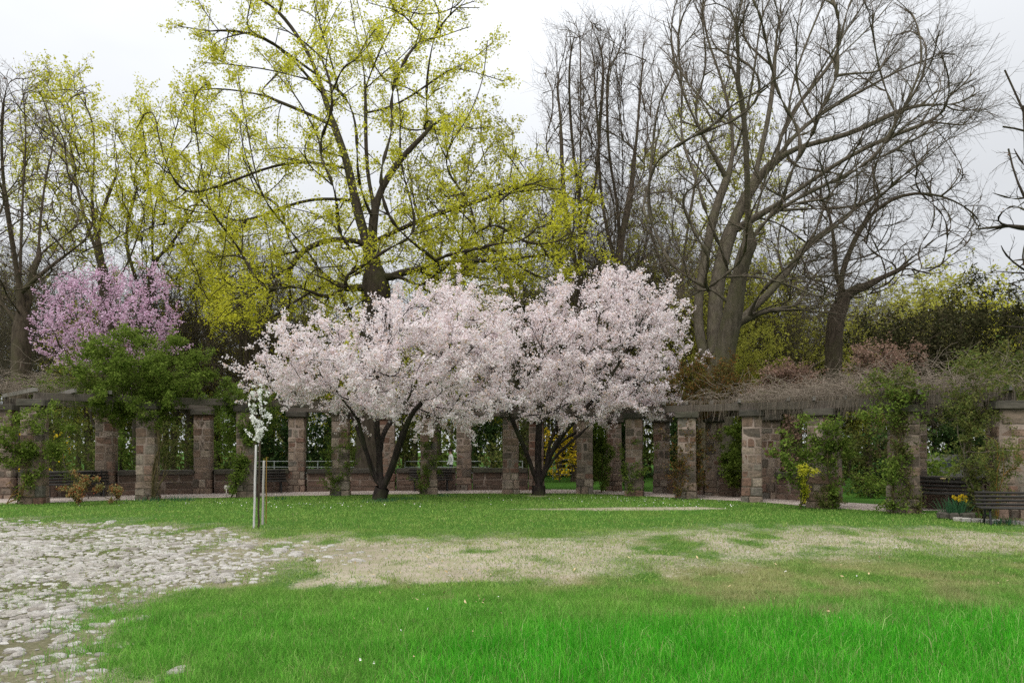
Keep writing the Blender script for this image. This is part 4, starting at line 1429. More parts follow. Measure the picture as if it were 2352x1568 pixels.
p = FP[11]
bush('climbing_rose', 'tangled green climber smothering the pillar left of the wall bench', 'climber', (p[0] - 0.5, p[1] - 0.5), at(2065, 985, 20.5), (0.85, 0.5, 1.25), 88, 'vine_leaf', 130, 'stem_olive', 0.03, (5, (0.25, 0.55)), 3, (2, 0.05), 0.036, 6, gap=0.46, lai=1.4,
     stem_pts=[at(2050, 1100, 20.3), at(2060, 980, 20.4)], can_z=0.9)
bush('climbing_rose', 'yellow-green climber tuft above the beam over the tangled pillar', 'climber', (p[0] + 0.15, p[1] - 0.55), at(2060, 885, 20.7), (0.8, 0.7, 0.45), 89, 'hedge_leaf', 80, 'stem_olive', 0.02, (5, (0.2, 0.5)), 3, (2, 0.05), 0.034, 2,
     stem_pts=[at(2072, 1050, 20.4), at(2065, 930, 20.5)], can_z=2.2)
bush('climbing_rose', 'olive climber spreading over the beam at the right edge', 'climber', (FP[12][0] - 0.9, FP[12][1] - 0.3), at(2280, 885, 19.6), (1.35, 0.8, 0.6), 90, 'hedge_leaf', 150, 'stem_olive', 0.03, (5, (0.25, 0.55)), 3, (2, 0.05), 0.034, 4, lai=1.3,
     stem_pts=[at(2235, 1080, 19.4), at(2215, 1000, 19.5), at(2240, 920, 19.6)], can_z=2.1)
bush('climbing_rose', 'nearly bare grey-stemmed rambler leaning in front of the wall bench', 'climber', tuple(gp(2262, 1190)), at(2250, 1010, 19.0), (0.75, 0.4, 0.9), 91, 'hedge_leaf', 50, 'bark_grey', 0.055, (3, (0.3, 0.7)), 2, (1, 0.04), 0.026, 2,
     stem_pts=[at(2225, 1090, 19.2), at(2213, 1040, 19.2), at(2205, 960, 19.3)], keep=0.3, sub=1)
bush('climbing_rose', 'nearly bare orange-stemmed rambler beside the nearest bench', 'climber', tuple(gp(2290, 1196)), at(2310, 1040, 18.2), (0.6, 0.3, 0.8), 92, 'hedge_leaf', 30, 'stem_orange', 0.025, (3, (0.3, 0.7)), 1, (1, 0.04), 0.024, 3, keep=0.2, sub=0)
# rose bushes on the lawn edge
bush('rose_bush', 'small rose bush with reddish young leaves in front of the left bench', 'rose bush', tuple(gp(180, 1162)), at(182, 1120, 23.6), (0.75, 0.4, 0.45), 93, 'red_leaf', 22, 'stem_olive', 0.022, (3, (0.12, 0.3)), 2, (2, 0.035), 0.03, 5, keep=0.5, sub=0)
bush('rose_bush', 'low pale-leaved rose bush right of the reddish one', 'rose bush', tuple(gp(268, 1156)), at(262, 1128, 24.4), (0.35, 0.3, 0.25), 94, 'red_leaf', 14, 'stem_olive', 0.014, (4, (0.1, 0.2)), 3, (2, 0.03), 0.03, 3, keep=0.6, sub=0)
bush('climbing_rose', 'looping bare rose canes around the pillar under the dense climber', 'climber', (FP[1][0] + 0.5, FP[1][1] - 0.7), at(385, 1050, 26.0), (0.85, 0.35, 1.0), 95, None, 40, 'stem_olive', 0.03, (1.5, (0.4, 0.9)), stems=7, wig=0.35)
bush('climbing_rose', 'orange-brown canes leaning at the foot of the far left pillar', 'climber', (FP[0][0] - 0.6, FP[0][1] - 0.4), at(50, 1120, 24.0), (0.5, 0.25, 0.6), 96, None, 8, 'stem_orange', 0.028, (0.6, (0.3, 0.5)), stems=4)

# shrubs behind the pergola: (col, Y, half width, half height, leaf, leaves kept, label)
BACKSH = [(-30, 37, 1.6, 1.7, 'hedge_leaf', 0.5, 'olive thicket behind the far left pillar'), (95, 36, 1.3, 1.3, 'yellow_flower', 0.08, 'thin yellow-flowering shrub behind the left bench'),
          (150, 40, 1.7, 1.9, 'hedge_leaf', 0.4, 'twiggy olive shrub behind the left bench'), (215, 39, 1.2, 1.6, 'hedge_leaf', 0.25, 'bare-stemmed shrub left of the dark back pillar'),
          (300, 40, 1.5, 1.5, 'vine_leaf', 0.4, 'grey-green shrub seen between the climber stems'), (410, 41, 1.8, 1.7, 'hedge_leaf', 0.35, 'brownish thicket seen right of the climber stems'),
          (520, 38, 1.3, 1.8, 'vine_leaf', 0.5, 'green shrub behind the climber at the sapling'), (640, 41, 1.6, 2.0, 'dark_leaf', 0.9, 'dark evergreen left of the clear back pillar'),
          (735, 40, 1.3, 2.0, 'dark_leaf', 0.6, 'dark evergreen right of the clear back pillar'), (820, 44, 1.5, 1.6, 'hedge_leaf', 0.5, 'olive shrub left of the maple foot'),
          (935, 39, 1.0, 2.0, 'hedge_leaf', 0.6, 'olive shrub right of the maple foot'), (1008, 42, 0.7, 1.3, 'vine_leaf', 0.5, 'light green shrub beside the walking person'),
          (1115, 40, 1.3, 2.2, 'dark_leaf', 0.55, 'dark evergreen between the two cherry trunks'), (1128, 37, 0.9, 1.0, 'hedge_leaf', 0.6, 'low olive shrub between the two cherry trunks'),
          (1200, 43, 1.3, 1.8, 'hedge_leaf', 0.6, 'olive shrub behind the right cherry trunk'), (1285, 42, 1.1, 1.5, 'yellow_flower', 0.3, 'yellow forsythia behind the right cherry'),
          (1345, 44, 1.2, 1.9, 'vine_leaf', 0.6, 'green shrub right of the forsythia'), (1560, 36, 1.0, 1.9, 'dark_leaf', 0.8, 'dark shrub behind the brown rambler'),
          (1690, 36, 1.2, 1.7, 'vine_leaf', 0.6, 'green shrub behind the ivy-hung low wall'), (1800, 33, 1.1, 1.8, 'hedge_leaf', 0.6, 'olive shrub behind the wall left of the broad pillar'),
          (1985, 31, 1.2, 1.3, 'hedge_leaf', 0.7, 'olive shrub in the garden beyond the pergola gap'), (2000, 27.5, 0.9, 0.4, 'green_leaf', 0.8, 'low fresh green plants in the pergola gap'),
          (2060, 29, 0.8, 1.6, 'dark_leaf', 0.7, 'dark shrub behind the tangled pillar'), (2135, 27, 0.9, 0.8, 'vine_leaf', 0.8, 'green shrub behind the wall bench'),
          (2200, 31, 1.1, 2.0, 'dark_leaf', 0.9, 'black-green evergreen behind the wall bench'), (2355, 23.2, 0.55, 1.35, 'yellow_flower', 0.9, 'bright yellow forsythia at the right picture edge'),
          (2290, 28, 1.1, 1.2, 'hedge_leaf', 0.7, 'olive shrub left of the bright forsythia')]
for i, (c_, Y, hw, hh, lf, kp, lab) in enumerate(BACKSH):
    X = (c_ - 1176) / F_PX * Y
    bush('shrub', lab, 'shrub', (X, Y), (X, Y, hh * 1.05), (hw, hw * 0.7, hh), 400 + i, lf, int(45 + 25 * hw * hh), 'bark_brown', 0.03, (4, (0.25, 0.6)), 3, (2, 0.09), 0.07 if hh > 0.5 else 0.045, 4, keep=kp, lai=1.6, step=0.35, group='shrubs behind the pergola')

# evergreen and mauve shrubs rising above the pergola at right
bush('yew_tree', 'tall dark yew with ragged feathery top at right', 'tree', ((2225 - 1176) / F_PX * 34, 34), at(2225, 790, 34), (2.9, 2.3, 2.6), 110, 'yew_leaf', 260, 'bark_dark', 0.16, (4, (0.4, 0.9)), 5, (3, 0.09), 0.07, 3, step=0.45, can_z=1.5, aspect=0.35, lai=1.7)
bush('thicket', 'broad brown-green twiggy thicket left of the dark yew', 'shrub', ((2080 - 1176) / F_PX * 32.5, 32.5), at(2085, 800, 32.5), (2.6, 1.8, 1.7), 111, 'yew_leaf', 240, 'bark_brown', 0.12, (6, (0.4, 0.9)), 3, (2, 0.08), 0.06, 4, step=0.45, keep=0.7, can_z=1.5)
bush('thicket', 'olive hedge-like thicket in front of the dark yew', 'shrub', ((2300 - 1176) / F_PX * 29, 29), at(2290, 860, 29), (1.9, 1.4, 1.2), 112, 'hedge_leaf', 150, 'bark_brown', 0.08, (5, (0.3, 0.7)), 3, (2, 0.07), 0.05, 4, step=0.4, keep=0.7, can_z=1.2)
bush('flowering_shrub', 'dusty pink budding shrub above the dry vine', 'shrub', ((1815 - 1176) / F_PX * 32, 32), at(1815, 875, 32), (1.6, 1.2, 0.85), 113, 'mauve_leaf', 150, 'bark_dark', 0.09, (5, (0.25, 0.6)), 4, (2, 0.06), 0.045, 3, step=0.4, can_z=1.5)
bush('flowering_shrub', 'dusty pink budding shrub below the crooked tree', 'shrub', ((2025 - 1176) / F_PX * 31, 31), at(2025, 830, 31), (1.75, 1.1, 0.7), 114, 'mauve_leaf', 140, 'bark_dark', 0.09, (5, (0.25, 0.6)), 4, (2, 0.06), 0.045, 3, step=0.4, can_z=1.5, keep=0.8)
bush('shrub', 'yellow-green leafing shrub between fanning tree and pink shrub', 'shrub', ((1745 - 1176) / F_PX * 37, 37), at(1735, 830, 37), (1.5, 1.2, 1.6), 115, 'pale_leaf', 90, 'bark_brown', 0.07, (4, (0.3, 0.7)), 3, (3, 0.08), 0.055, 3, step=0.4, keep=0.3, can_z=1.0)

# --- pink blossoming tree at left
rng = np.random.default_rng(120)
Yp = 34.5
base = px(235, HOR, Yp); base[2] = 0
root = new_tree('plum_tree', 'deep pink blossoming tree behind the green climber', 'tree', base)
sk = Skel(rng, 0.4)
sk.limb(np.array([[base[0], base[1], -0.1], [base[0], base[1], 1.4]]), 0.02, False, root=True)
for e, dy in (((120, 760), -0.8), ((170, 690), 0.5), ((235, 680), -0.5), ((290, 690), 0.8), ((345, 690), -0.6), ((375, 760), 0.4)):
    m_ = px(235 + (e[0] - 235) * 0.4, 890, Yp + dy * 0.5)
    sk.limb(np.array([[base[0], base[1], 1.4], m_, px(e[0], e[1], Yp + dy)]), 0.04, lambda p: bool(p[2] > 2.5))
T = poly_targets(rng, [(92, 730), (112, 665), (150, 645), (205, 632), (262, 615), (300, 645), (345, 618), (382, 640), (396, 720), (392, 800), (330, 850), (200, 850), (100, 830)], Yp, 2.3, 260)
T = T[np.argsort(np.linalg.norm(T - (base + [0, 0, 2]), axis=1))]
sk.shoots(T, sag=-0.08, bend=0.4, jit=0.05, turn=0.9)
sk.radii(0.16, 0.6, 0.006, 7)
mb = MB(); sk.tubes(mb)
P1, R1 = twigs_on(rng, sk, 0.04, 4.2, (0.4, 1.2), 4, (22, 8), 0.05, 0.14, (0.6, 0.008), 3, mb)
part(mb, 'trunk', M['bark_dark'], root)
C = clumps(rng, along(rng, P1, R1, 9, 0.1, 1.0)[0], 3, 0.05)
cr = MB(); leaves(cr, rng, C, 0.042, 0.8, 0, 0.25)
part(cr, 'crown', M['pink_blossom'], root, False)

# --- far background trees: four shapes, copied
def proto(name, seed, H, spread, leaf, r0, bark, nT=280, narrowf=0.55, keep=0.6):
    rng = np.random.default_rng(seed)
    root = empty(name, (0, 0, 0))
    sk = Skel(rng, 0.7)
    sk.limb(np.array([[0, 0, -0.2], [0.1, 0, H * 0.2], [rng.normal(0, 0.4), rng.normal(0, 0.3), H * 0.5], [rng.normal(0, 0.7), rng.normal(0, 0.5), H * 0.9]]), 0.05, lambda p: bool(p[2] > H * 0.22), root=True)
    for i in range(5):
        a = rng.uniform(0, 6.28); z = H * rng.uniform(0.22, 0.5); q = spread * rng.uniform(0.5, 0.8)
        sk.limb(np.array([[0, 0, z], [math.cos(a) * q * 0.5, math.sin(a) * q * 0.5, z + H * 0.15], [math.cos(a) * q, math.sin(a) * q, z + H * 0.38]]), 0.08)
    u = norm(rng.normal(0, 1, (nT, 3))) * (rng.uniform(0, 1, (nT, 1)) ** 0.45)
    T = np.array([0, 0, H * 0.62]) + u * np.array([spread, spread, H * 0.42])
    T = T[np.argsort(np.linalg.norm(T - [0, 0, H * 0.25], axis=1))]
    sk.shoots(T, sag=-0.05, bend=0.35, jit=0.1, turn=0.9)
    sk.relax(3)
    sk.radii(r0, 0.6, 0.014)
    mb = MB(); sk.tubes(mb)
    P1, R1 = twigs_on(rng, sk, 0.08, 2.4, (0.8, 2.0), 4, (36, 12), 0.14, 0.05, (0.6, 0.018), 3, mb)
    P2, R2 = sub_twigs(rng, P1, R1, 4, 0.5, 2, (38, 12), 0.12, 0.05, 0.011, mb)
    part(mb, 'trunk', M[bark], root)
    if leaf:
        C = along(rng, P2, R2, 2, 0.3, 1.05)[0]
        C = C[rng.uniform(0, 1, len(C)) < keep]
        C = clumps(rng, C, 2, 0.14)
        cr = MB(); leaves(cr, rng, C, 0.12, 0.7, 0.3, 0.3)
        part(cr, 'crown', M[leaf], root, False)
    return root


PR = [proto('bare_tree', 501, 19, 4.8, None, 0.30, 'bark_brown', 400), proto('bare_tree', 502, 22, 4.4, None, 0.28, 'bark_grey', 400),
      proto('budding_tree', 503, 17, 4.8, 'pale_leaf', 0.28, 'bark_brown'), proto('budding_tree', 504, 14, 4.4, 'maple_leaf', 0.25, 'bark_brown', 120, keep=0.7)]
ZONES = [(-9999, 120, 'behind the far left bare tree'), (120, 400, 'behind the pink tree'), (400, 560, 'above the green climber'), (560, 760, 'behind the left half of the left cherry'), (760, 980, 'behind the big maple trunk'),
         (980, 1200, 'behind the gap of the cherry crowns'), (1200, 1480, 'behind the narrow bare pair'), (1480, 1720, 'behind the fanning tree'), (1720, 1940, 'left of the crooked tree'), (1940, 2160, 'behind the crooked tree'), (2160, 9999, 'behind the yew')]
ADJ = ['nearest', 'second nearest', 'third nearest', 'fourth nearest', 'fifth nearest', 'sixth nearest', 'seventh nearest', 'eighth nearest', 'ninth nearest', 'tenth nearest', 'eleventh nearest', 'twelfth nearest', 'thirteenth nearest', 'fourteenth nearest']
rng = np.random.default_rng(77)
spots = []
for c_, Y, kd, s in [(-60, 58, 0, 0.9), (20, 66, 2, 1.0), (110, 55, 0, 0.8), (180, 64, 1, 0.75), (280, 58, 0, 0.75), (380, 66, 2, 0.9), (440, 54, 1, 0.72), (500, 60, 3, 1.0), (560, 52, 0, 0.8), (620, 62, 2, 0.95), (690, 55, 1, 0.7),
                     (760, 66, 3, 1.1), (930, 60, 0, 0.8), (1090, 57, 3, 1.1), (1160, 64, 1, 0.8), (1230, 56, 2, 0.8), (1290, 60, 0, 0.85), (1380, 66, 1, 0.9), (1460, 54, 0, 0.85), (1510, 60, 2, 1.0), (1560, 66, 1, 0.95),
                     (1620, 58, 0, 0.8), (1730, 60, 3, 1.05), (1800, 64, 2, 0.9), (1860, 56, 0, 0.65), (1990, 62, 0, 0.7), (2060, 68, 2, 0.95), (2120, 58, 2, 0.85), (2200, 66, 2, 1.0), (2280, 60, 3, 0.95), (2350, 66, 2, 0.85), (2440, 60, 0, 0.7)]:
    spots.append((c_, Y, kd, s))
for c_ in np.arange(-120, 2520, 62):
    c_ = float(c_ + rng.uniform(-22, 22))
    spots.append((c_, float(rng.uniform(47, 72)), int(rng.choice([0, 1] if c_ < 150 else [0, 1, 2, 3] if c_ < 1450 else [0, 0, 1, 2])), float(rng.uniform(0.55, 0.85))))
for c_ in np.arange(1190, 2480, 47):
    spots.append((float(c_ + rng.uniform(-20, 20)), float(rng.uniform(43, 58)), int(rng.choice([0, 1, 0, 1, 2])), float(rng.uniform(0.5, 0.9) if c_ < 1900 else rng.uniform(0.4, 0.62))))
for c_ in (-40, 60, 130, 200, 260, 330, 400):
    spots.append((float(c_), float(rng.uniform(48, 60)), int(rng.choice([0, 1])), float(rng.uniform(0.6, 0.85))))
for c_ in (430, 500, 560, 610, 660, 700, 930, 1060):
    spots.append((float(c_), float(rng.uniform(44, 56)), int(rng.choice([0, 1, 3])), float(rng.uniform(0.5, 0.8))))
used = {}
first = [True] * 4
for c_, Y, kd, s in sorted(spots, key=lambda q: q[1]):
    r_ = PR[kd] if first[kd] else copy_tree(PR[kd])
    first[kd] = False
    r_.location = ((c_ - 1176) / F_PX * Y, Y, 0)
    r_.rotation_euler = (0, 0, rng.uniform(0, 6.28))
    r_.scale = (s * rng.uniform(0.9, 1.1), s * rng.uniform(0.9, 1.1), s)
    z = [t for a, b_, t in ZONES if a <= c_ < b_][0]
    kn = 'bare' if kd < 2 else 'pale yellow-green'
    key = (z, kn); used[key] = used.get(key, 0) + 1
    tag(r_, '%s %s background tree %s' % (ADJ[used[key] - 1], kn, z), 'tree', 'background trees')

# far wood: one mass of thin trunks and brush that closes the horizon
rng = np.random.default_rng(78)
mb = MB()
N = 170
Yw = rng.uniform(78, 125, N); Xw = rng.uniform(-0.95, 0.95, N) * Yw
pos = np.stack([Xw, Yw, np.zeros(N)], -1)
Pt, Rt = grow(rng, pos, np.tile([[0, 0, 1.0]], (N, 1)), rng.uniform(0.08, 0.22, N), rng.uniform(8, 16, N), 6, (4, 4), 0.06, 0.05)
tubes(mb, Pt, Rt, 5)
P1, R1 = sub_twigs(rng, Pt, Rt, 10, 0.28, 3, (40, 12), 0.12, 0.08, 0.025, mb, 0.15)
P2, R2 = sub_twigs(rng, P1, R1, 4, 0.55, 2, (38, 12), 0.12, 0.06, 0.016, mb)
tag(mb.build('distant_wood', M['bark_brown'], None, True), kind='stuff', label='distant bare wood closing the horizon')
mb = MB()
N = 6500
Yw = rng.uniform(50, 100, N); Xw = rng.uniform(-0.95, 0.95, N) * Yw
hz = 1.6 + 4.2 * fbm(Xw, Yw * 0.2, 0.12, 3, 33)
C = np.stack([Xw, Yw, rng.uniform(0, 1, N) * hz], -1)
leaves(mb, rng, clumps(rng, C, 4, 0.45), 0.22, 0.5, 0.3, 0.4)
tag(mb.build('distant_undergrowth', M['hedge_leaf'], None, False), kind='stuff', label='distant brush under the far wood')

# ------------------------------------------------------------------ dry vines on the pergola
def vine_mat(label, a, b, n, seed, thick=0.5, hang=60, mat='twig_tan', front=None):
    rng = np.random.default_rng(seed)
    a, b = np.asarray(a, float), np.asarray(b, float)
    mid_ = (a + b) / 2
    root = empty('dry_vine', tuple(mid_))
    tag(root, label, 'vine', 'dry vines on the pergola')
    t = rng.uniform(-0.05, 1.05, n)
    pos = a + (b - a) * t[:, None]
    pos[:, :2] += rng.normal(0, 0.75, (n, 2))
    pos[:, 2] += np.abs(rng.normal(0, thick * 0.45, n)) * (0.6 + 0.8 * vnoise(pos[:, 0], pos[:, 1], 0.8))
    d = rng.normal(0, 1, (n, 3)); d[:, 2] *= 0.25; d = norm(d + (b - a) / np.linalg.norm(b - a) * rng.choice([-0.6, 0.6], n)[:, None])
    mb = MB()
    P, Rd = grow(rng, pos, d, np.full(n, 0.007), rng.uniform(0.5, 1.6, n), 7, (10, 8), 0.33, -0.07, 0.5)
    P[:, :, 2] = np.maximum(P[:, :, 2], np.minimum(a[2], b[2]) - 0.05)
    tubes(mb, P, Rd, 3)
    part(mb, 'tangle', M[mat], root)
    mb = MB()
    t = rng.uniform(0, 1, hang)
    fa, fb = (front if front is not None else (a, b))
    t = np.clip(t + 0.08 * np.sin(t * 40), 0, 1)
    pos = fa + (fb - fa) * t[:, None]
    pos[:, :2] += rng.normal(0, 0.08, (hang, 2)); pos[:, 1] -= 0.16
    pos[:, 2] -= 0.05
    P, Rd = grow(rng, pos, np.tile([[0, 0, -1.0]], (hang, 1)), np.full(hang, 0.006), rng.uniform(0.25, 0.75, hang), 4, (8, 6), 0.12, -0.2, 0.6)
    tubes(mb, P, Rd, 3)
    part(mb, 'hanging_strands', M[mat], root)


def top(P, i, f=0.0, dz=0.62):
    q = P[i] + (P[min(i + 1, len(P) - 1)] - P[i]) * f
    return np.array([q[0], q[1], q[2] + dz])


vine_mat('tan tangle of dry vine over the beam at the far left', (top(FP, 0) + top(BP, 0)) / 2 - [2.0, 1.0, 0], (top(FP, 1) + top(BP, 1)) / 2 - [0.8, 0, 0], 560, 131, 0.6, 60, front=(top(FP, 0) - [1.5, 1.2, 0], top(FP, 1)))
vine_mat('grey dry vine heap left of the broad pillar', (top(FP, 9, 0.0) + top(BP, 10)) / 2, (top(FP, 10) + top(BP, 11)) / 2, 640, 132, 0.5, 170, front=(top(FP, 9), top(FP, 10)))
vine_mat('largest grey dry vine heap between the broad and the tangled pillar', (top(FP, 10) + top(BP, 11)) / 2, (top(FP, 11) + top(BP, 12)) / 2, 760, 133, 0.65, 190, front=(top(FP, 10), top(FP, 11)))
vine_mat('grey dry vine heap above the wall bench', (top(FP, 11) + top(BP, 12)) / 2, (top(FP, 12) + top(BP, 13)) / 2, 480, 134, 0.5, 150, front=(top(FP, 11), top(FP, 12)))
vine_mat('thin dry vine on the beam right of the russet climber', (top(FP, 8) + top(BP, 9)) / 2, (top(FP, 9) + top(BP, 10)) / 2, 220, 135, 0.3, 90, front=(top(FP, 8), top(FP, 9)))

# ------------------------------------------------------------------ benches
def bench(label, loc, rz, seed, plate=False, length=1.75):
    root = empty('park_bench', tuple(loc), rz)        # local: x along, -y is the front
    tag(root, label, 'bench', 'dark slatted park benches')
    for i in range(4):
        m_ = MB(); y = -0.42 + i * 0.115
        box_mesh(m_, (0, y, 0.45 + 0.006 * i), (length, 0.085, 0.035)); m_.build('seat_slat', M['bench_wood'], root)
    for i in range(4):
        m_ = MB(); z = 0.54 + i * 0.105; y = 0.0 + 0.03 * i
        box_mesh(m_, (0, y, z), (length, 0.03, 0.075)); m_.build('back_slat', M['bench_wood'], root)
    for s in (-1, 1):
        x = s * (length / 2 - 0.22)
        m_ = MB()
        tube1(m_, [(x, -0.44, 0.0), (x, -0.40, 0.22), (x, -0.36, 0.42)], 0.03, 6)
        tube1(m_, [(x, 0.10, 0.0), (x, 0.0, 0.25), (x, 0.035, 0.5), (x, 0.14, 0.92)], 0.028, 6)
        tube1(m_, [(x, -0.44, 0.415), (x, -0.2, 0.40), (x, 0.03, 0.42)], 0.026, 6)
        tube1(m_, [(x, -0.42, 0.18), (x, -0.2, 0.26), (x, 0.02, 0.2)], 0.018, 6)
        m_.build('iron_leg', M['bench_iron'], root)
    if plate:
        m_ = MB(); box_mesh(m_, (-0.03, 0.045, 0.855), (0.14, 0.012, 0.045)); m_.build('plaque', M['plaque'], root)
    return root


def wall_pt(i, f, off):
    a, b = BP[i], BP[i + 1]
    q = a + (b - a) * f
    d = (b - a)[:2] / np.linalg.norm((b - a)[:2])
    return (q[0] + d[1] * off, q[1] - d[0] * off, 0.014), math.atan2(d[1], d[0])


l_, r_ = wall_pt(0, 0.66, 0.55); bench('dark bench behind the reddish rose bush at far left', l_, r_, 1, length=2.1)
l_, r_ = wall_pt(2, 0.60, 0.55); bench('dark bench half hidden behind the staked sapling', l_, r_, 2)
l_, r_ = wall_pt(4, 0.55, 0.55); bench('dark bench behind the pillar right of the left cherry trunk', l_, r_, 3)
l_, r_ = wall_pt(12, 0.45, 0.55); bench('dark bench with small brass plaque against the right wall', l_, r_, 4, True, 1.8)
q = gp(2345, 1203); bench('nearest black bench cut by the right picture edge', (q[0], q[1], 0.0), R(-14), 5, False, 2.1).scale = (0.86, 0.86, 0.8)
q = px(800, HOR, 41.0); bench('grey-looking far bench beyond the low wall and railing', (q[0], 41.0, 0.0), 0.0, 6, False, 2.0)

# ------------------------------------------------------------------ staked white-blossom sapling
Ys = ground_y(1214)
rng = np.random.default_rng(140)
sb = px(594, HOR, Ys + 0.1); sb[2] = 0
root = new_tree('sapling', 'young white-blossoming sapling tied between two stakes on the lawn', 'tree', sb)
sk = Skel(rng, 0.12)
sk.limb(np.array([sb - [0, 0, 0.05], px(595, 1120, Ys + 0.1), px(596, 1050, Ys + 0.08), px(597, 1000, Ys + 0.1)]), 0.006, lambda p: bool(p[2] > 1.75), root=True)
for e, dy in (((570, 930), -0.12), ((582, 890), 0.1), ((600, 885), -0.1), ((612, 900), 0.12), ((622, 960), -0.05), ((563, 985), 0.1)):
    sk.limb(np.array([px(597, 1010, Ys + 0.1), px(597 + (e[0] - 597) * 0.55, (1010 + e[1]) / 2, Ys + 0.1 + dy * 0.6), px(e[0], e[1], Ys + 0.1 + dy)]), 0.01)
T = poly_targets(rng, [(556, 990), (562, 940), (575, 900), (600, 880), (616, 900), (626, 960), (624, 1000), (606, 1030), (580, 1030)], Ys + 0.1, 0.28, 130)
T = T[np.argsort(np.linalg.norm(T - px(597, 1010, Ys), axis=1))]
sk.shoots(T, sag=-0.1, bend=0.4, jit=0.01, turn=0.9)
sk.radii(0.022, 0.5, 0.0025, 9)
mb = MB(); sk.tubes(mb)
P1, R1 = twigs_on(rng, sk, 0.012, 6, (0.06, 0.2), 3, (35, 10), 0.08, 0.06, (0.6, 0.003), 3, mb)
part(mb, 'trunk', M['bark_brown'], root)
C = np.concatenate([along(rng, P1, R1, 3, 0.0, 1.0)[0], sk.P[:sk.n][sk.P[:sk.n, 2] > 1.72]])
C = C[rng.permutation(len(C))[:330]]
C = clumps(rng, C, 9, 0.016)
cr = MB(); leaves(cr, rng, C, 0.021, 0.85, 0, 0.2)
part(cr, 'blossom', M['white_blossom'], root, False)


def stake(name, label, foot, head, r, mat, kk=8, group='stakes of the sapling'):
    m_ = MB()
    foot, head = np.asarray(foot), np.asarray(head)
    pts = [foot - [0, 0, 0.1]] + [foot + (head - foot) * t for t in (0.1, 0.35, 0.6, 0.85)] + [head, head + [0, 0, 0.012]]
    pts = np.array(pts); pts[1:5, 0] += np.array([0.0, 0.004, -0.003, 0.002])
    tube1(m_, pts - foot, [r * 1.05, r, r * 0.98, r, r * 0.97, r * 0.9, r * 0.15], kk)
    return tag(m_.build(name, M[mat], None, True, tuple(foot)), label, 'stake', group)


f1 = px(583, 1214, Ys); f1[2] = 0
stake('tree_stake', 'whitish taller stake left of the young sapling', f1, px(588, 1022, Ys), 0.024, 'whitewash')
f2 = px(603, HOR, Ys + 0.9); f2[2] = 0
stake('tree_stake', 'pale wooden shorter stake right of the young sapling', f2, px(606, 1058, Ys + 0.9), 0.026, 'stake')
f3 = px(611, HOR, Ys + 1.1); f3[2] = 0
stake('bamboo_cane', 'thin orange cane beside the shorter sapling stake', f3, px(612, 1050, Ys + 1.1), 0.011, 'stem_orange', 6)

# ------------------------------------------------------------------ daffodils in a ring of stones
q = gp(2196, 1190)
rng = np.random.default_rng(150)
root = new_tree('daffodil_clump', 'clump of yellow daffodils in a ring of grey stones', 'flowers', (q[0], q[1], 0))
mb = MB()
N = 150
pos = np.stack([q[0] + rng.normal(0, 0.13, N), q[1] + rng.normal(0, 0.10, N), np.full(N, 0.10)], -1)
d0 = norm(np.stack([(pos[:, 0] - q[0]) * 2.0, (pos[:, 1] - q[1]) * 2.0, np.ones(N)], -1))
P, Rd = grow(rng, pos, d0, np.full(N, 0.012), rng.uniform(0.25, 0.45, N), 5, (6, 5), 0.10, -0.10, 0.25)
W = norm(np.cross(d0, rng.normal(0, 1, (N, 3))))
vv = np.stack([P - W[:, None, :] * Rd[..., None], P + W[:, None, :] * Rd[..., None]], 2)
idx = np.arange(N * 10).reshape(N, 5, 2)
mb.add(vv.reshape(-1, 3), np.stack([idx[:, :-1, 0], idx[:, :-1, 1], idx[:, 1:, 1], idx[:, 1:, 0]], -1).reshape(-1, 4))
part(mb, 'leaves', M['daffodil_leaf'], root, False)
for i in range(13):
    h = np.array([q[0] + rng.uniform(-0.17, 0.20), q[1] - 0.05 + rng.uniform(-0.1, 0.1), rng.uniform(0.42, 0.56)])
    m_ = MB()
    tube1(m_, [(q[0] + (h[0] - q[0]) * 0.3, h[1], 0.12), (h[0] * 0.5 + q[0] * 0.5, h[1], 0.3), tuple(h)], 0.005, 4)
    s_ob = part(m_, 'flower_stem', M['daffodil_leaf'], root)
    m_ = MB()
    ax = norm(np.array([rng.normal(0, 0.5), -1.0, rng.normal(0.1, 0.2)])); U, V = perp(ax[None]); U, V = U[0], V[0]
    for k6 in range(6):
        a = k6 * math.pi / 3
        e = np.cos(a) * U + np.sin(a) * V; f = np.cross(ax, e)
        m_.add([h, h + e * 0.03 + f * 0.016, h + e * 0.055 - ax * 0.006, h + e * 0.03 - f * 0.016], [[0, 1, 2, 3]])
    tube1(m_, [h, h + ax * 0.018, h + ax * 0.034], [0.010, 0.013, 0.019], 6)
    part(m_, 'flower', M['yellow_flower'], root, False)
rn = random.Random(4)
make_blocks('edge_stone', M['coping'], 4, 0.2, 0.06)
for i in range(9):
    a = i / 9 * 6.28
    block('edge_stone', 'edging_stone', root, (math.cos(a) * 0.34, math.sin(a) * 0.28, 0.07), (0.2, 0.16, 0.17), a + 1.57, rnd=rn)
# low kerb of pale stones in front of the right bed
kerb = empty('bed_edging', (gp(2215, 1197)[0], gp(2215, 1197)[1], 0))
tag(kerb, 'low line of pale edging stones in front of the nearest bench', 'edging')
make_blocks('kerb_stone', M['cobble'], 4, 0.15, 0.05)
p0 = np.array(gp(2190, 1194)); p1 = np.array(gp(2520, 1215))
nk = 14
for i in range(nk):
    t = (i + 0.5) / nk
    c_ = p0 + (p1 - p0) * t - np.array(kerb.location[:2])
    block('kerb_stone', 'edging_stone', kerb, (c_[0], c_[1] + rn.uniform(-0.02, 0.02), 0.02), (np.linalg.norm(p1 - p0) / nk * 0.93, 0.16, 0.11), math.atan2(*(p1 - p0)[::-1]), rnd=rn)
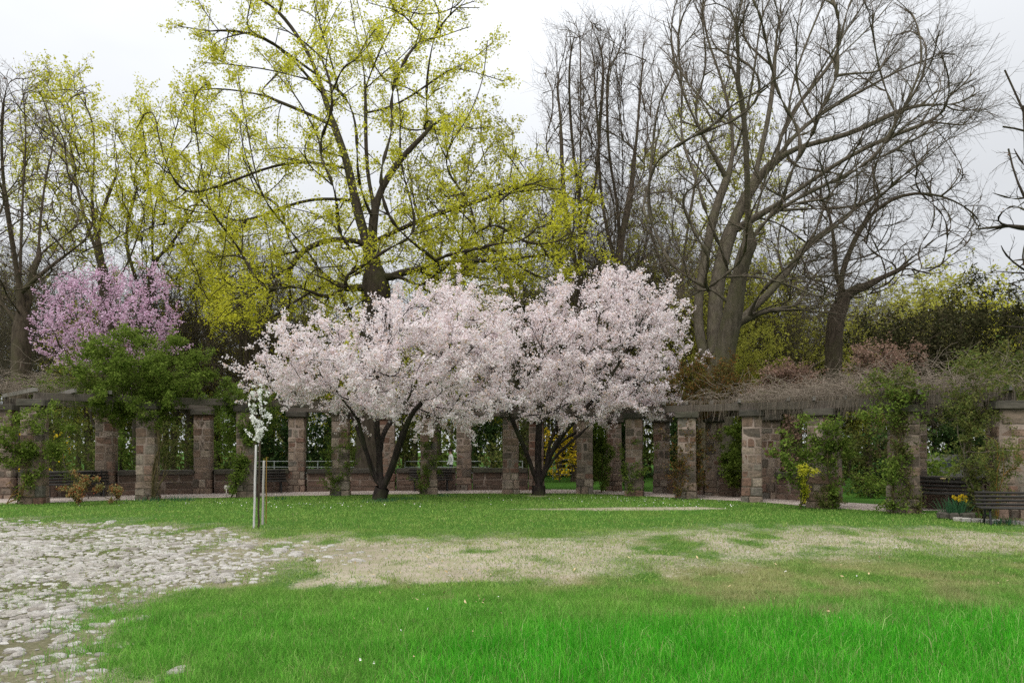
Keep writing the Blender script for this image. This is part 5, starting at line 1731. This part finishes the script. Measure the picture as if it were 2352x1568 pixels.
# soil of that bed
m_ = MB()
bx = [gp(2170, 1185), gp(2560, 1214), gp(2640, 1180), gp(2180, 1172)]
m_.add([(x, y, 0.016) for x, y in bx], [[0, 1, 2, 3]])
M['bed_soil'] = mat_plain('bed_soil', (0.05, 0.035, 0.025), (0.15, 0.11, 0.08), 12, 1.0, 0.03, 0.05)
tag(m_.build('bed_soil', M['bed_soil']), kind='structure', label='dark soil bed under the nearest bench')

# blue-green bulb leaves at the pillar feet
def tuft(label, X, Y, n, h, seed, spread=0.25, mat='daffodil_leaf', name='bulb_leaves'):
    rng = np.random.default_rng(seed)
    mb = MB()
    pos = np.stack([rng.normal(0, spread, n), rng.normal(0, spread * 0.6, n), np.zeros(n)], -1)
    P, Rd = grow(rng, pos, np.tile([[0, 0, 1.0]], (n, 1)), np.full(n, 0.011), rng.uniform(0.6, 1.1, n) * h, 4, (18, 10), 0.15, -0.12, 0.2)
    W = norm(rng.normal(0, 1, (n, 3)) * [1, 1, 0.1])
    vv = np.stack([P - W[:, None, :] * Rd[..., None], P + W[:, None, :] * Rd[..., None]], 2)
    idx = np.arange(n * 8).reshape(n, 4, 2)
    mb.add(vv.reshape(-1, 3), np.stack([idx[:, :-1, 0], idx[:, :-1, 1], idx[:, 1:, 1], idx[:, 1:, 0]], -1).reshape(-1, 4))
    o = mb.build(name, M[mat], None, False, (X, Y, 0.0))
    return tag(o, label, 'plant', 'low plants at the lawn edge')


for i, (c_, r0, n_, h_, lab) in enumerate([(350, 1151, 60, 0.22, 'blue-green bulb leaves at the foot of the climber pillar'), (405, 1150, 50, 0.2, 'blue-green bulb leaves beside the looping canes'), (440, 1150, 40, 0.16, 'small bulb tuft right of the looping canes'),
                                           (878, 1152, 120, 0.14, 'long grass tuft around the left cherry foot'), (930, 1147, 70, 0.13, 'grass tuft right of the left cherry foot'), (1015, 1140, 60, 0.13, 'grass tuft before the middle bench pillar'),
                                           (640, 1147, 30, 0.15, 'bulb leaves behind the sapling stakes'), (380, 1163, 14, 0.12, 'lone pale leaf tuft on the left lawn'), (1990, 1132, 90, 0.3, 'bright bulb leaves inside the pergola gap'), (2305, 1203, 40, 0.2, 'green leaf tuft under the nearest bench')]):
    q = gp(c_, r0)
    tuft(lab, q[0], q[1], n_, h_, 160 + i, 0.3 if n_ > 50 else 0.18)

# ------------------------------------------------------------------ plant label, railing, person, car
q = gp(520, 1142)
root = empty('plant_label', (q[0], q[1], 0)); tag(root, 'small blank plant label on a short post by the path', 'sign')
m_ = MB(); box_mesh(m_, (0, 0, 0.15), (0.03, 0.02, 0.34)); m_.build('post', M['sign_face'], root)
m_ = MB(); box_mesh(m_, (0, -0.012, 0.36), (0.20, 0.012, 0.14)); o = m_.build('plate', M['sign_face'], root); o.rotation_euler = (R(-12), 0, 0)

def railing(label, c0, c1, Y):
    a, b = px(c0, HOR, Y), px(c1, HOR, Y)
    root = empty('railing', (a[0], Y, 0)); tag(root, label, 'railing', 'grey railings behind the low walls')
    L = b[0] - a[0]
    for z in (1.14, 0.86, 0.58, 0.3):
        m_ = MB(); tube1(m_, [(0, 0, z), (L / 2, 0, z), (L, 0, z)], 0.018, 6); m_.build('rail', M['galv'], root, True)
    n = max(2, int(L / 1.9) + 1)
    for i in range(n):
        m_ = MB(); x = L * i / (n - 1); tube1(m_, [(x, 0, 0), (x, 0, 0.6), (x, 0, 1.17)], 0.024, 6); m_.build('post', M['galv'], root, True)


railing('grey tube railing behind the walls left of the big maple', 530, 830, 38.5)
railing('grey tube railing between maple foot and right cherry', 930, 1200, 38.5)
railing('grey tube railing seen through the opening right of the right cherry', 1270, 1360, 46.0)

# walking person beyond the wall
q = px(1036, HOR, 40.0)
me = bpy.data.meshes.new('person')
V_ = [(0, 0, 0.95), (0, 0, 1.15), (0, -0.02, 1.38), (0, -0.03, 1.48), (0, -0.05, 1.60), (0, -0.05, 1.70),
      (0.10, 0, 0.90), (0.11, -0.12, 0.50), (0.11, 0.06, 0.08), (0.11, -0.10, 0.03), (-0.10, 0, 0.90), (-0.11, 0.05, 0.50), (-0.11, 0.25, 0.12), (-0.11, 0.14, 0.04),
      (0.19, -0.01, 1.40), (0.25, 0.03, 1.12), (0.24, -0.08, 0.88), (-0.19, -0.01, 1.40), (-0.25, -0.04, 1.12), (-0.24, -0.16, 0.90)]
E_ = [(0, 1), (1, 2), (2, 3), (3, 4), (4, 5), (0, 6), (6, 7), (7, 8), (8, 9), (0, 10), (10, 11), (11, 12), (12, 13), (2, 14), (14, 15), (15, 16), (2, 17), (17, 18), (18, 19)]
me.from_pydata(V_, E_, [])
po = bpy.data.objects.new('person', me)
po.location = (q[0], 40.0, 0); po.rotation_euler = (0, 0, R(-70))
link(po)
sm = po.modifiers.new('skin', 'SKIN')
RR = [.14, .13, .15, .06, .10, .085, .085, .065, .045, .04, .085, .065, .045, .04, .065, .045, .035, .065, .045, .035]
for v, r_ in zip(me.skin_vertices[0].data, RR): v.radius = (r_, r_ * 0.8)
me.skin_vertices[0].data[0].use_root = True
ss = po.modifiers.new('sub', 'SUBSURF'); ss.levels = 1; ss.render_levels = 1
k = NT('person')
z = k.n('SeparateXYZ', Vector=k.coord('Object')).outputs['Z']
c = k.ramp(k.math('MULTIPLY', z, 0.5), [(0.0, (0.02, 0.02, 0.025)), (0.475, (0.75, 0.75, 0.74)), (0.735, (0.45, 0.28, 0.2))], 'CONSTANT')
me.materials.append(k.surf(c, 0.85))
tag(po, 'walking person in white top and dark trousers beyond the wall', 'person')
m_ = MB()
th = np.linspace(0, math.pi * 0.62, 6); ph = np.arange(10) / 10 * 2 * math.pi
sv = np.array([[0.105 * math.sin(t) * math.cos(p_), -0.035 + 0.115 * math.sin(t) * math.sin(p_), 1.665 + 0.125 * math.cos(t)] for t in th for p_ in ph])
gi2 = np.arange(60).reshape(6, 10); j = np.roll(np.arange(10), -1)
m_.add(sv, np.stack([gi2[:-1], gi2[:-1][:, j], gi2[1:][:, j], gi2[1:]], -1).reshape(-1, 4))
m_.build('hair', M['bark_dark'], po, True)

# parked car behind the right shrubs
Ycar = 30.0
q = px(2178, HOR, Ycar)
root = empty('parked_car', (q[0], Ycar, 0)); tag(root, 'dark glossy parked car glimpsed behind the wall bench', 'car')
prof = [(-2.1, 0.35), (-2.1, 0.75), (-1.95, 0.92), (-1.2, 1.0), (-0.65, 1.40), (-0.2, 1.50), (0.6, 1.50), (1.15, 1.40), (1.75, 1.02), (2.1, 0.95), (2.15, 0.6), (2.1, 0.35)]
def extr(prof, y0, y1, inset=0.0):
    m_ = MB(); n = len(prof)
    v = [(x, y0 + (inset if z > 1.0 else 0), z) for x, z in prof] + [(x, y1 - (inset if z > 1.0 else 0), z) for x, z in prof]
    q_ = [[i, (i + 1) % n, n + (i + 1) % n, n + i] for i in range(n)]
    m_.add(v, q_)
    cx = np.mean(np.array(v)[:n], 0); m_.add(np.vstack([np.array(v)[:n], [[cx[0], y0 + inset * 0.4, 0.9]]]), None, [[(i + 1) % n, i, n] for i in range(n)])
    m_.add(np.vstack([np.array(v)[n:], [[cx[0], y1 - inset * 0.4, 0.9]]]), None, [[i, (i + 1) % n, n] for i in range(n)])
    return m_
extr(prof, -0.85, 0.85, 0.14).build('body', M['car_paint'], root)
for x0, x1 in ((-1.0, -0.05), (0.05, 1.1)):
    zt0 = np.interp(x0, [-1.2, -0.65, -0.2, 0.6, 1.15], [1.0, 1.36, 1.43, 1.43, 1.34]); zt1 = np.interp(x1, [-1.2, -0.65, -0.2, 0.6, 1.15], [1.0, 1.36, 1.43, 1.43, 1.34])
    for y, s_ in ((-0.80, 1), (0.80, -1)):
        m_ = MB()
        m_.add([(x0, y - 0.012 * s_, 1.02), (x1, y - 0.012 * s_, 1.02), (x1, y + 0.06 * s_ - 0.02 * s_, zt1), (x0, y + 0.06 * s_ - 0.02 * s_, zt0)], [[0, 1, 2, 3]])
        m_.build('side_window', M['car_glass'], root)
for x in (-1.3, 1.35):
    for y in (-0.78, 0.78):
        m_ = MB(); tube1(m_, [(x, y - 0.1, 0.32), (x, y - 0.09, 0.32), (x, y + 0.09, 0.32), (x, y + 0.1, 0.32)], [0.2, 0.32, 0.32, 0.2], 16)
        wv = m_.build('wheel', M['rubber'], root, False)
        m_ = MB(); s_ = -1 if y < 0 else 1
        tube1(m_, [(x, y + s_ * 0.085, 0.32), (x, y + s_ * 0.108, 0.32), (x, y + s_ * 0.11, 0.32)], [0.19, 0.19, 0.01], 12); m_.build('rim', M['galv'], wv)

# ------------------------------------------------------------------ grass
def blades(rng, X, Y, h, wd, lean, two=False, mb=None):
    n = len(X)
    b_, s_, w_, l_ = masks(X, Y)
    Z = relief(X, Y) - 0.004
    az = rng.uniform(0, 6.28, n)
    a2 = rng.uniform(0, 6.28, n)
    W = np.stack([np.cos(az), np.sin(az), np.zeros(n)], -1) * (wd / 2)[:, None]
    D = np.stack([np.cos(a2), np.sin(a2), np.zeros(n)], -1) * (h * lean)[:, None]
    B = np.stack([X, Y, Z], -1)
    up = np.zeros((n, 3)); up[:, 2] = h
    dry = np.clip(w_ * 0.8 + np.clip(b_, 0, 1) * 0.5 + rng.normal(0, 0.12, n), 0, 1)
    # a few straw-coloured blades everywhere
    dry = np.where(rng.uniform(0, 1, n) < 0.03, 0.9, dry)
    if two:
        M_ = B + up * 0.55 + D * 0.25
        v = np.stack([B - W, B + W, M_ + W * 0.8, M_ - W * 0.8, B + up * (1 - 0.25 * lean[:, None]) + D], 1)
        i = np.arange(n)[:, None] * 5
        mb.add(v.reshape(-1, 3), np.concatenate([i, i + 1, i + 2, i + 3], 1), np.concatenate([i + 3, i + 2, i + 4], 1), dry=np.repeat(dry, 5), lush=np.repeat(l_, 5))
    else:
        v = np.stack([B - W, B + W, B + up * (1 - 0.25 * lean[:, None]) + D], 1)
        mb.add(v.reshape(-1, 3), None, np.arange(n * 3).reshape(n, 3), dry=np.repeat(dry, 3), lush=np.repeat(l_, 3))


k = NT('grass')
rnd = k.n('NewGeometry').outputs['Random Per Island']
co = k.coord('Object')
pn = k.noise(0.7, 4, 0.6, co)
g1 = k.ramp(rnd, [(0, (0.10, 0.22, 0.035)), (0.5, (0.17, 0.34, 0.06)), (1, (0.28, 0.45, 0.10))])
g2 = k.ramp(rnd, [(0, (0.03, 0.28, 0.012)), (0.5, (0.06, 0.42, 0.02)), (0.9, (0.14, 0.52, 0.04)), (1, (0.42, 0.58, 0.22))])
g1 = k.mix(k.ramp(pn, [(0.35, (0, 0, 0)), (0.7, (0.7, 0.7, 0.7))]), g1, k.ramp(rnd, [(0, (0.20, 0.30, 0.06)), (1, (0.36, 0.47, 0.13))]))
c = k.mix(attr(k, 'lush'), g1, g2)
c = k.mix(attr(k, 'dry'), c, k.ramp(rnd, [(0, (0.25, 0.24, 0.10)), (1, (0.42, 0.38, 0.22))]))
pt = k.noise(2.3, 3, 0.6, co)
c = k.mix(1.0, c, k.ramp(pt, [(0.3, (0.72, 0.78, 0.7)), (0.7, (1.15, 1.1, 1.1))]), 'MULTIPLY')
M['grass'] = k.leafy(c, 0.35)

rng = np.random.default_rng(900)
def scatter(n, y0, y1, pad=0.4):
    # uniform over the trapezoid in view
    Y = np.sqrt(rng.uniform(y0 ** 2, y1 ** 2, n))
    X = rng.uniform(-1, 1, n) * (0.68 * Y + pad)
    return X, Y
def onpath(X, Y):
    lim = np.interp(X, [p[0] for p in FP], [p[1] for p in FP])
    return Y < lim + 0.05 + (fbm(X, Y, 1.5) - 0.5) * 0.5

mb = MB()
X, Y = scatter(212000, 4.7, 9.2)
b_, s_, w_, l_ = masks(X, Y)
ok = rng.uniform(0, 1, len(X)) > np.clip(b_ * 1.05 - 0.02, 0, 0.985)
X, Y, l_, w_ = X[ok], Y[ok], l_[ok], w_[ok]
pat = fbm(X, Y, 1.8, 3, 60)
long_ = rng.uniform(0, 1, len(X)) < np.clip((l_ - 0.45) * 1.2, 0.03, 0.62)
h = (0.035 + 0.05 * pat) * rng.uniform(0.5, 1.4, len(X))
blades(rng, X[~long_], Y[~long_], h[~long_], rng.uniform(0.004, 0.008, (~long_).sum()), rng.uniform(0.2, 1.0, (~long_).sum()), False, mb)
n = long_.sum()
h = np.clip(rng.lognormal(-2.35, 0.38, n), 0.04, 0.26) * (0.55 + 0.9 * pat[long_])
blades(rng, X[long_], Y[long_], h, rng.uniform(0.003, 0.0065, n), rng.uniform(0.1, 0.75, n), True, mb)
tag(mb.build('near_grass', M['grass']), kind='stuff', label='long bright green grass in the foreground')
mb = MB()
X, Y = scatter(190000, 9.2, 16.5)
b_, s_, w_, l_ = masks(X, Y)
ok = rng.uniform(0, 1, len(X)) > np.clip(b_ * 1.0, 0, 0.86)
X, Y = X[ok], Y[ok]
n = len(X)
blades(rng, X, Y, (0.02 + 0.05 * fbm(X, Y, 1.4, 3, 61)) * rng.uniform(0.5, 1.4, n), rng.uniform(0.008, 0.014, n), rng.uniform(0.2, 1.0, n), False, mb)
X, Y = scatter(150000, 16.5, 31.0, 1.5)
b_, s_, w_, l_ = masks(X, Y)
ok = (rng.uniform(0, 1, len(X)) > np.clip(b_, 0, 0.97)) & onpath(X, Y)
X, Y = X[ok], Y[ok]
n = len(X)
blades(rng, X, Y, (0.03 + 0.05 * fbm(X, Y, 0.8, 3, 62)) * rng.uniform(0.5, 1.4, n), rng.uniform(0.014, 0.026, n), rng.uniform(0.2, 1.0, n), False, mb)
nt_ = 260
Xc, Yc_ = scatter(nt_, 5.5, 20)
m_c = masks(Xc, Yc_)[0] < 0.75
Xc, Yc_ = Xc[m_c], Yc_[m_c]
rc = rng.uniform(0.04, 0.16, len(Xc))
X = np.repeat(Xc, 45) + rng.normal(0, 1, len(Xc) * 45) * np.repeat(rc, 45)
Y = np.repeat(Yc_, 45) + rng.normal(0, 1, len(Xc) * 45) * np.repeat(rc, 45)
n = len(X)
blades(rng, X, Y, np.repeat(rng.uniform(0.05, 0.11, len(Xc)), 45) * rng.uniform(0.6, 1.2, n), rng.uniform(0.006, 0.014, n), rng.uniform(0.3, 1.0, n), False, mb)
tag(mb.build('lawn_grass', M['grass']), kind='stuff', label='short green lawn grass')

# daisies, fallen petals and straw bits
mb = MB()
n = 380
cx = np.array([gp(660, 1166), gp(560, 1158), gp(1540, 1152), gp(1600, 1163), gp(870, 1160), gp(1250, 1150), gp(1450, 1148)])
pi = rng.integers(0, len(cx), n)
pos = cx[pi] + rng.normal(0, 1, (n, 2)) * [1.5, 0.7]
pos = pos[onpath(pos[:, 0], pos[:, 1])]
C = np.stack([pos[:, 0], pos[:, 1], rng.uniform(0.04, 0.07, len(pos))], -1)
leaves(mb, rng, C, 0.014, 1.0, 3.0, 0.2, 2.0)
X, Y = scatter(140, 5.2, 12)
X = np.abs(X) * rng.choice([-0.3, 1], len(X))
C = np.stack([X, Y, relief(X, Y) + rng.uniform(0.03, 0.06, len(X))], -1)
leaves(mb, rng, clumps(rng, C[:25], 2, 0.006), 0.007, 0.9, 1.0, 0.3, 1.0)
tag(mb.build('daisies', M['petal_white']), kind='stuff', label='scattered daisies and fallen petals on the lawn')
mb = MB()
leaves(mb, rng, C[45:], 0.022, 0.4, 1.0, 0.4, 1.0)
tag(mb.build('fallen_leaves', M['straw']), kind='stuff', label='scattered dry leaves in the grass')
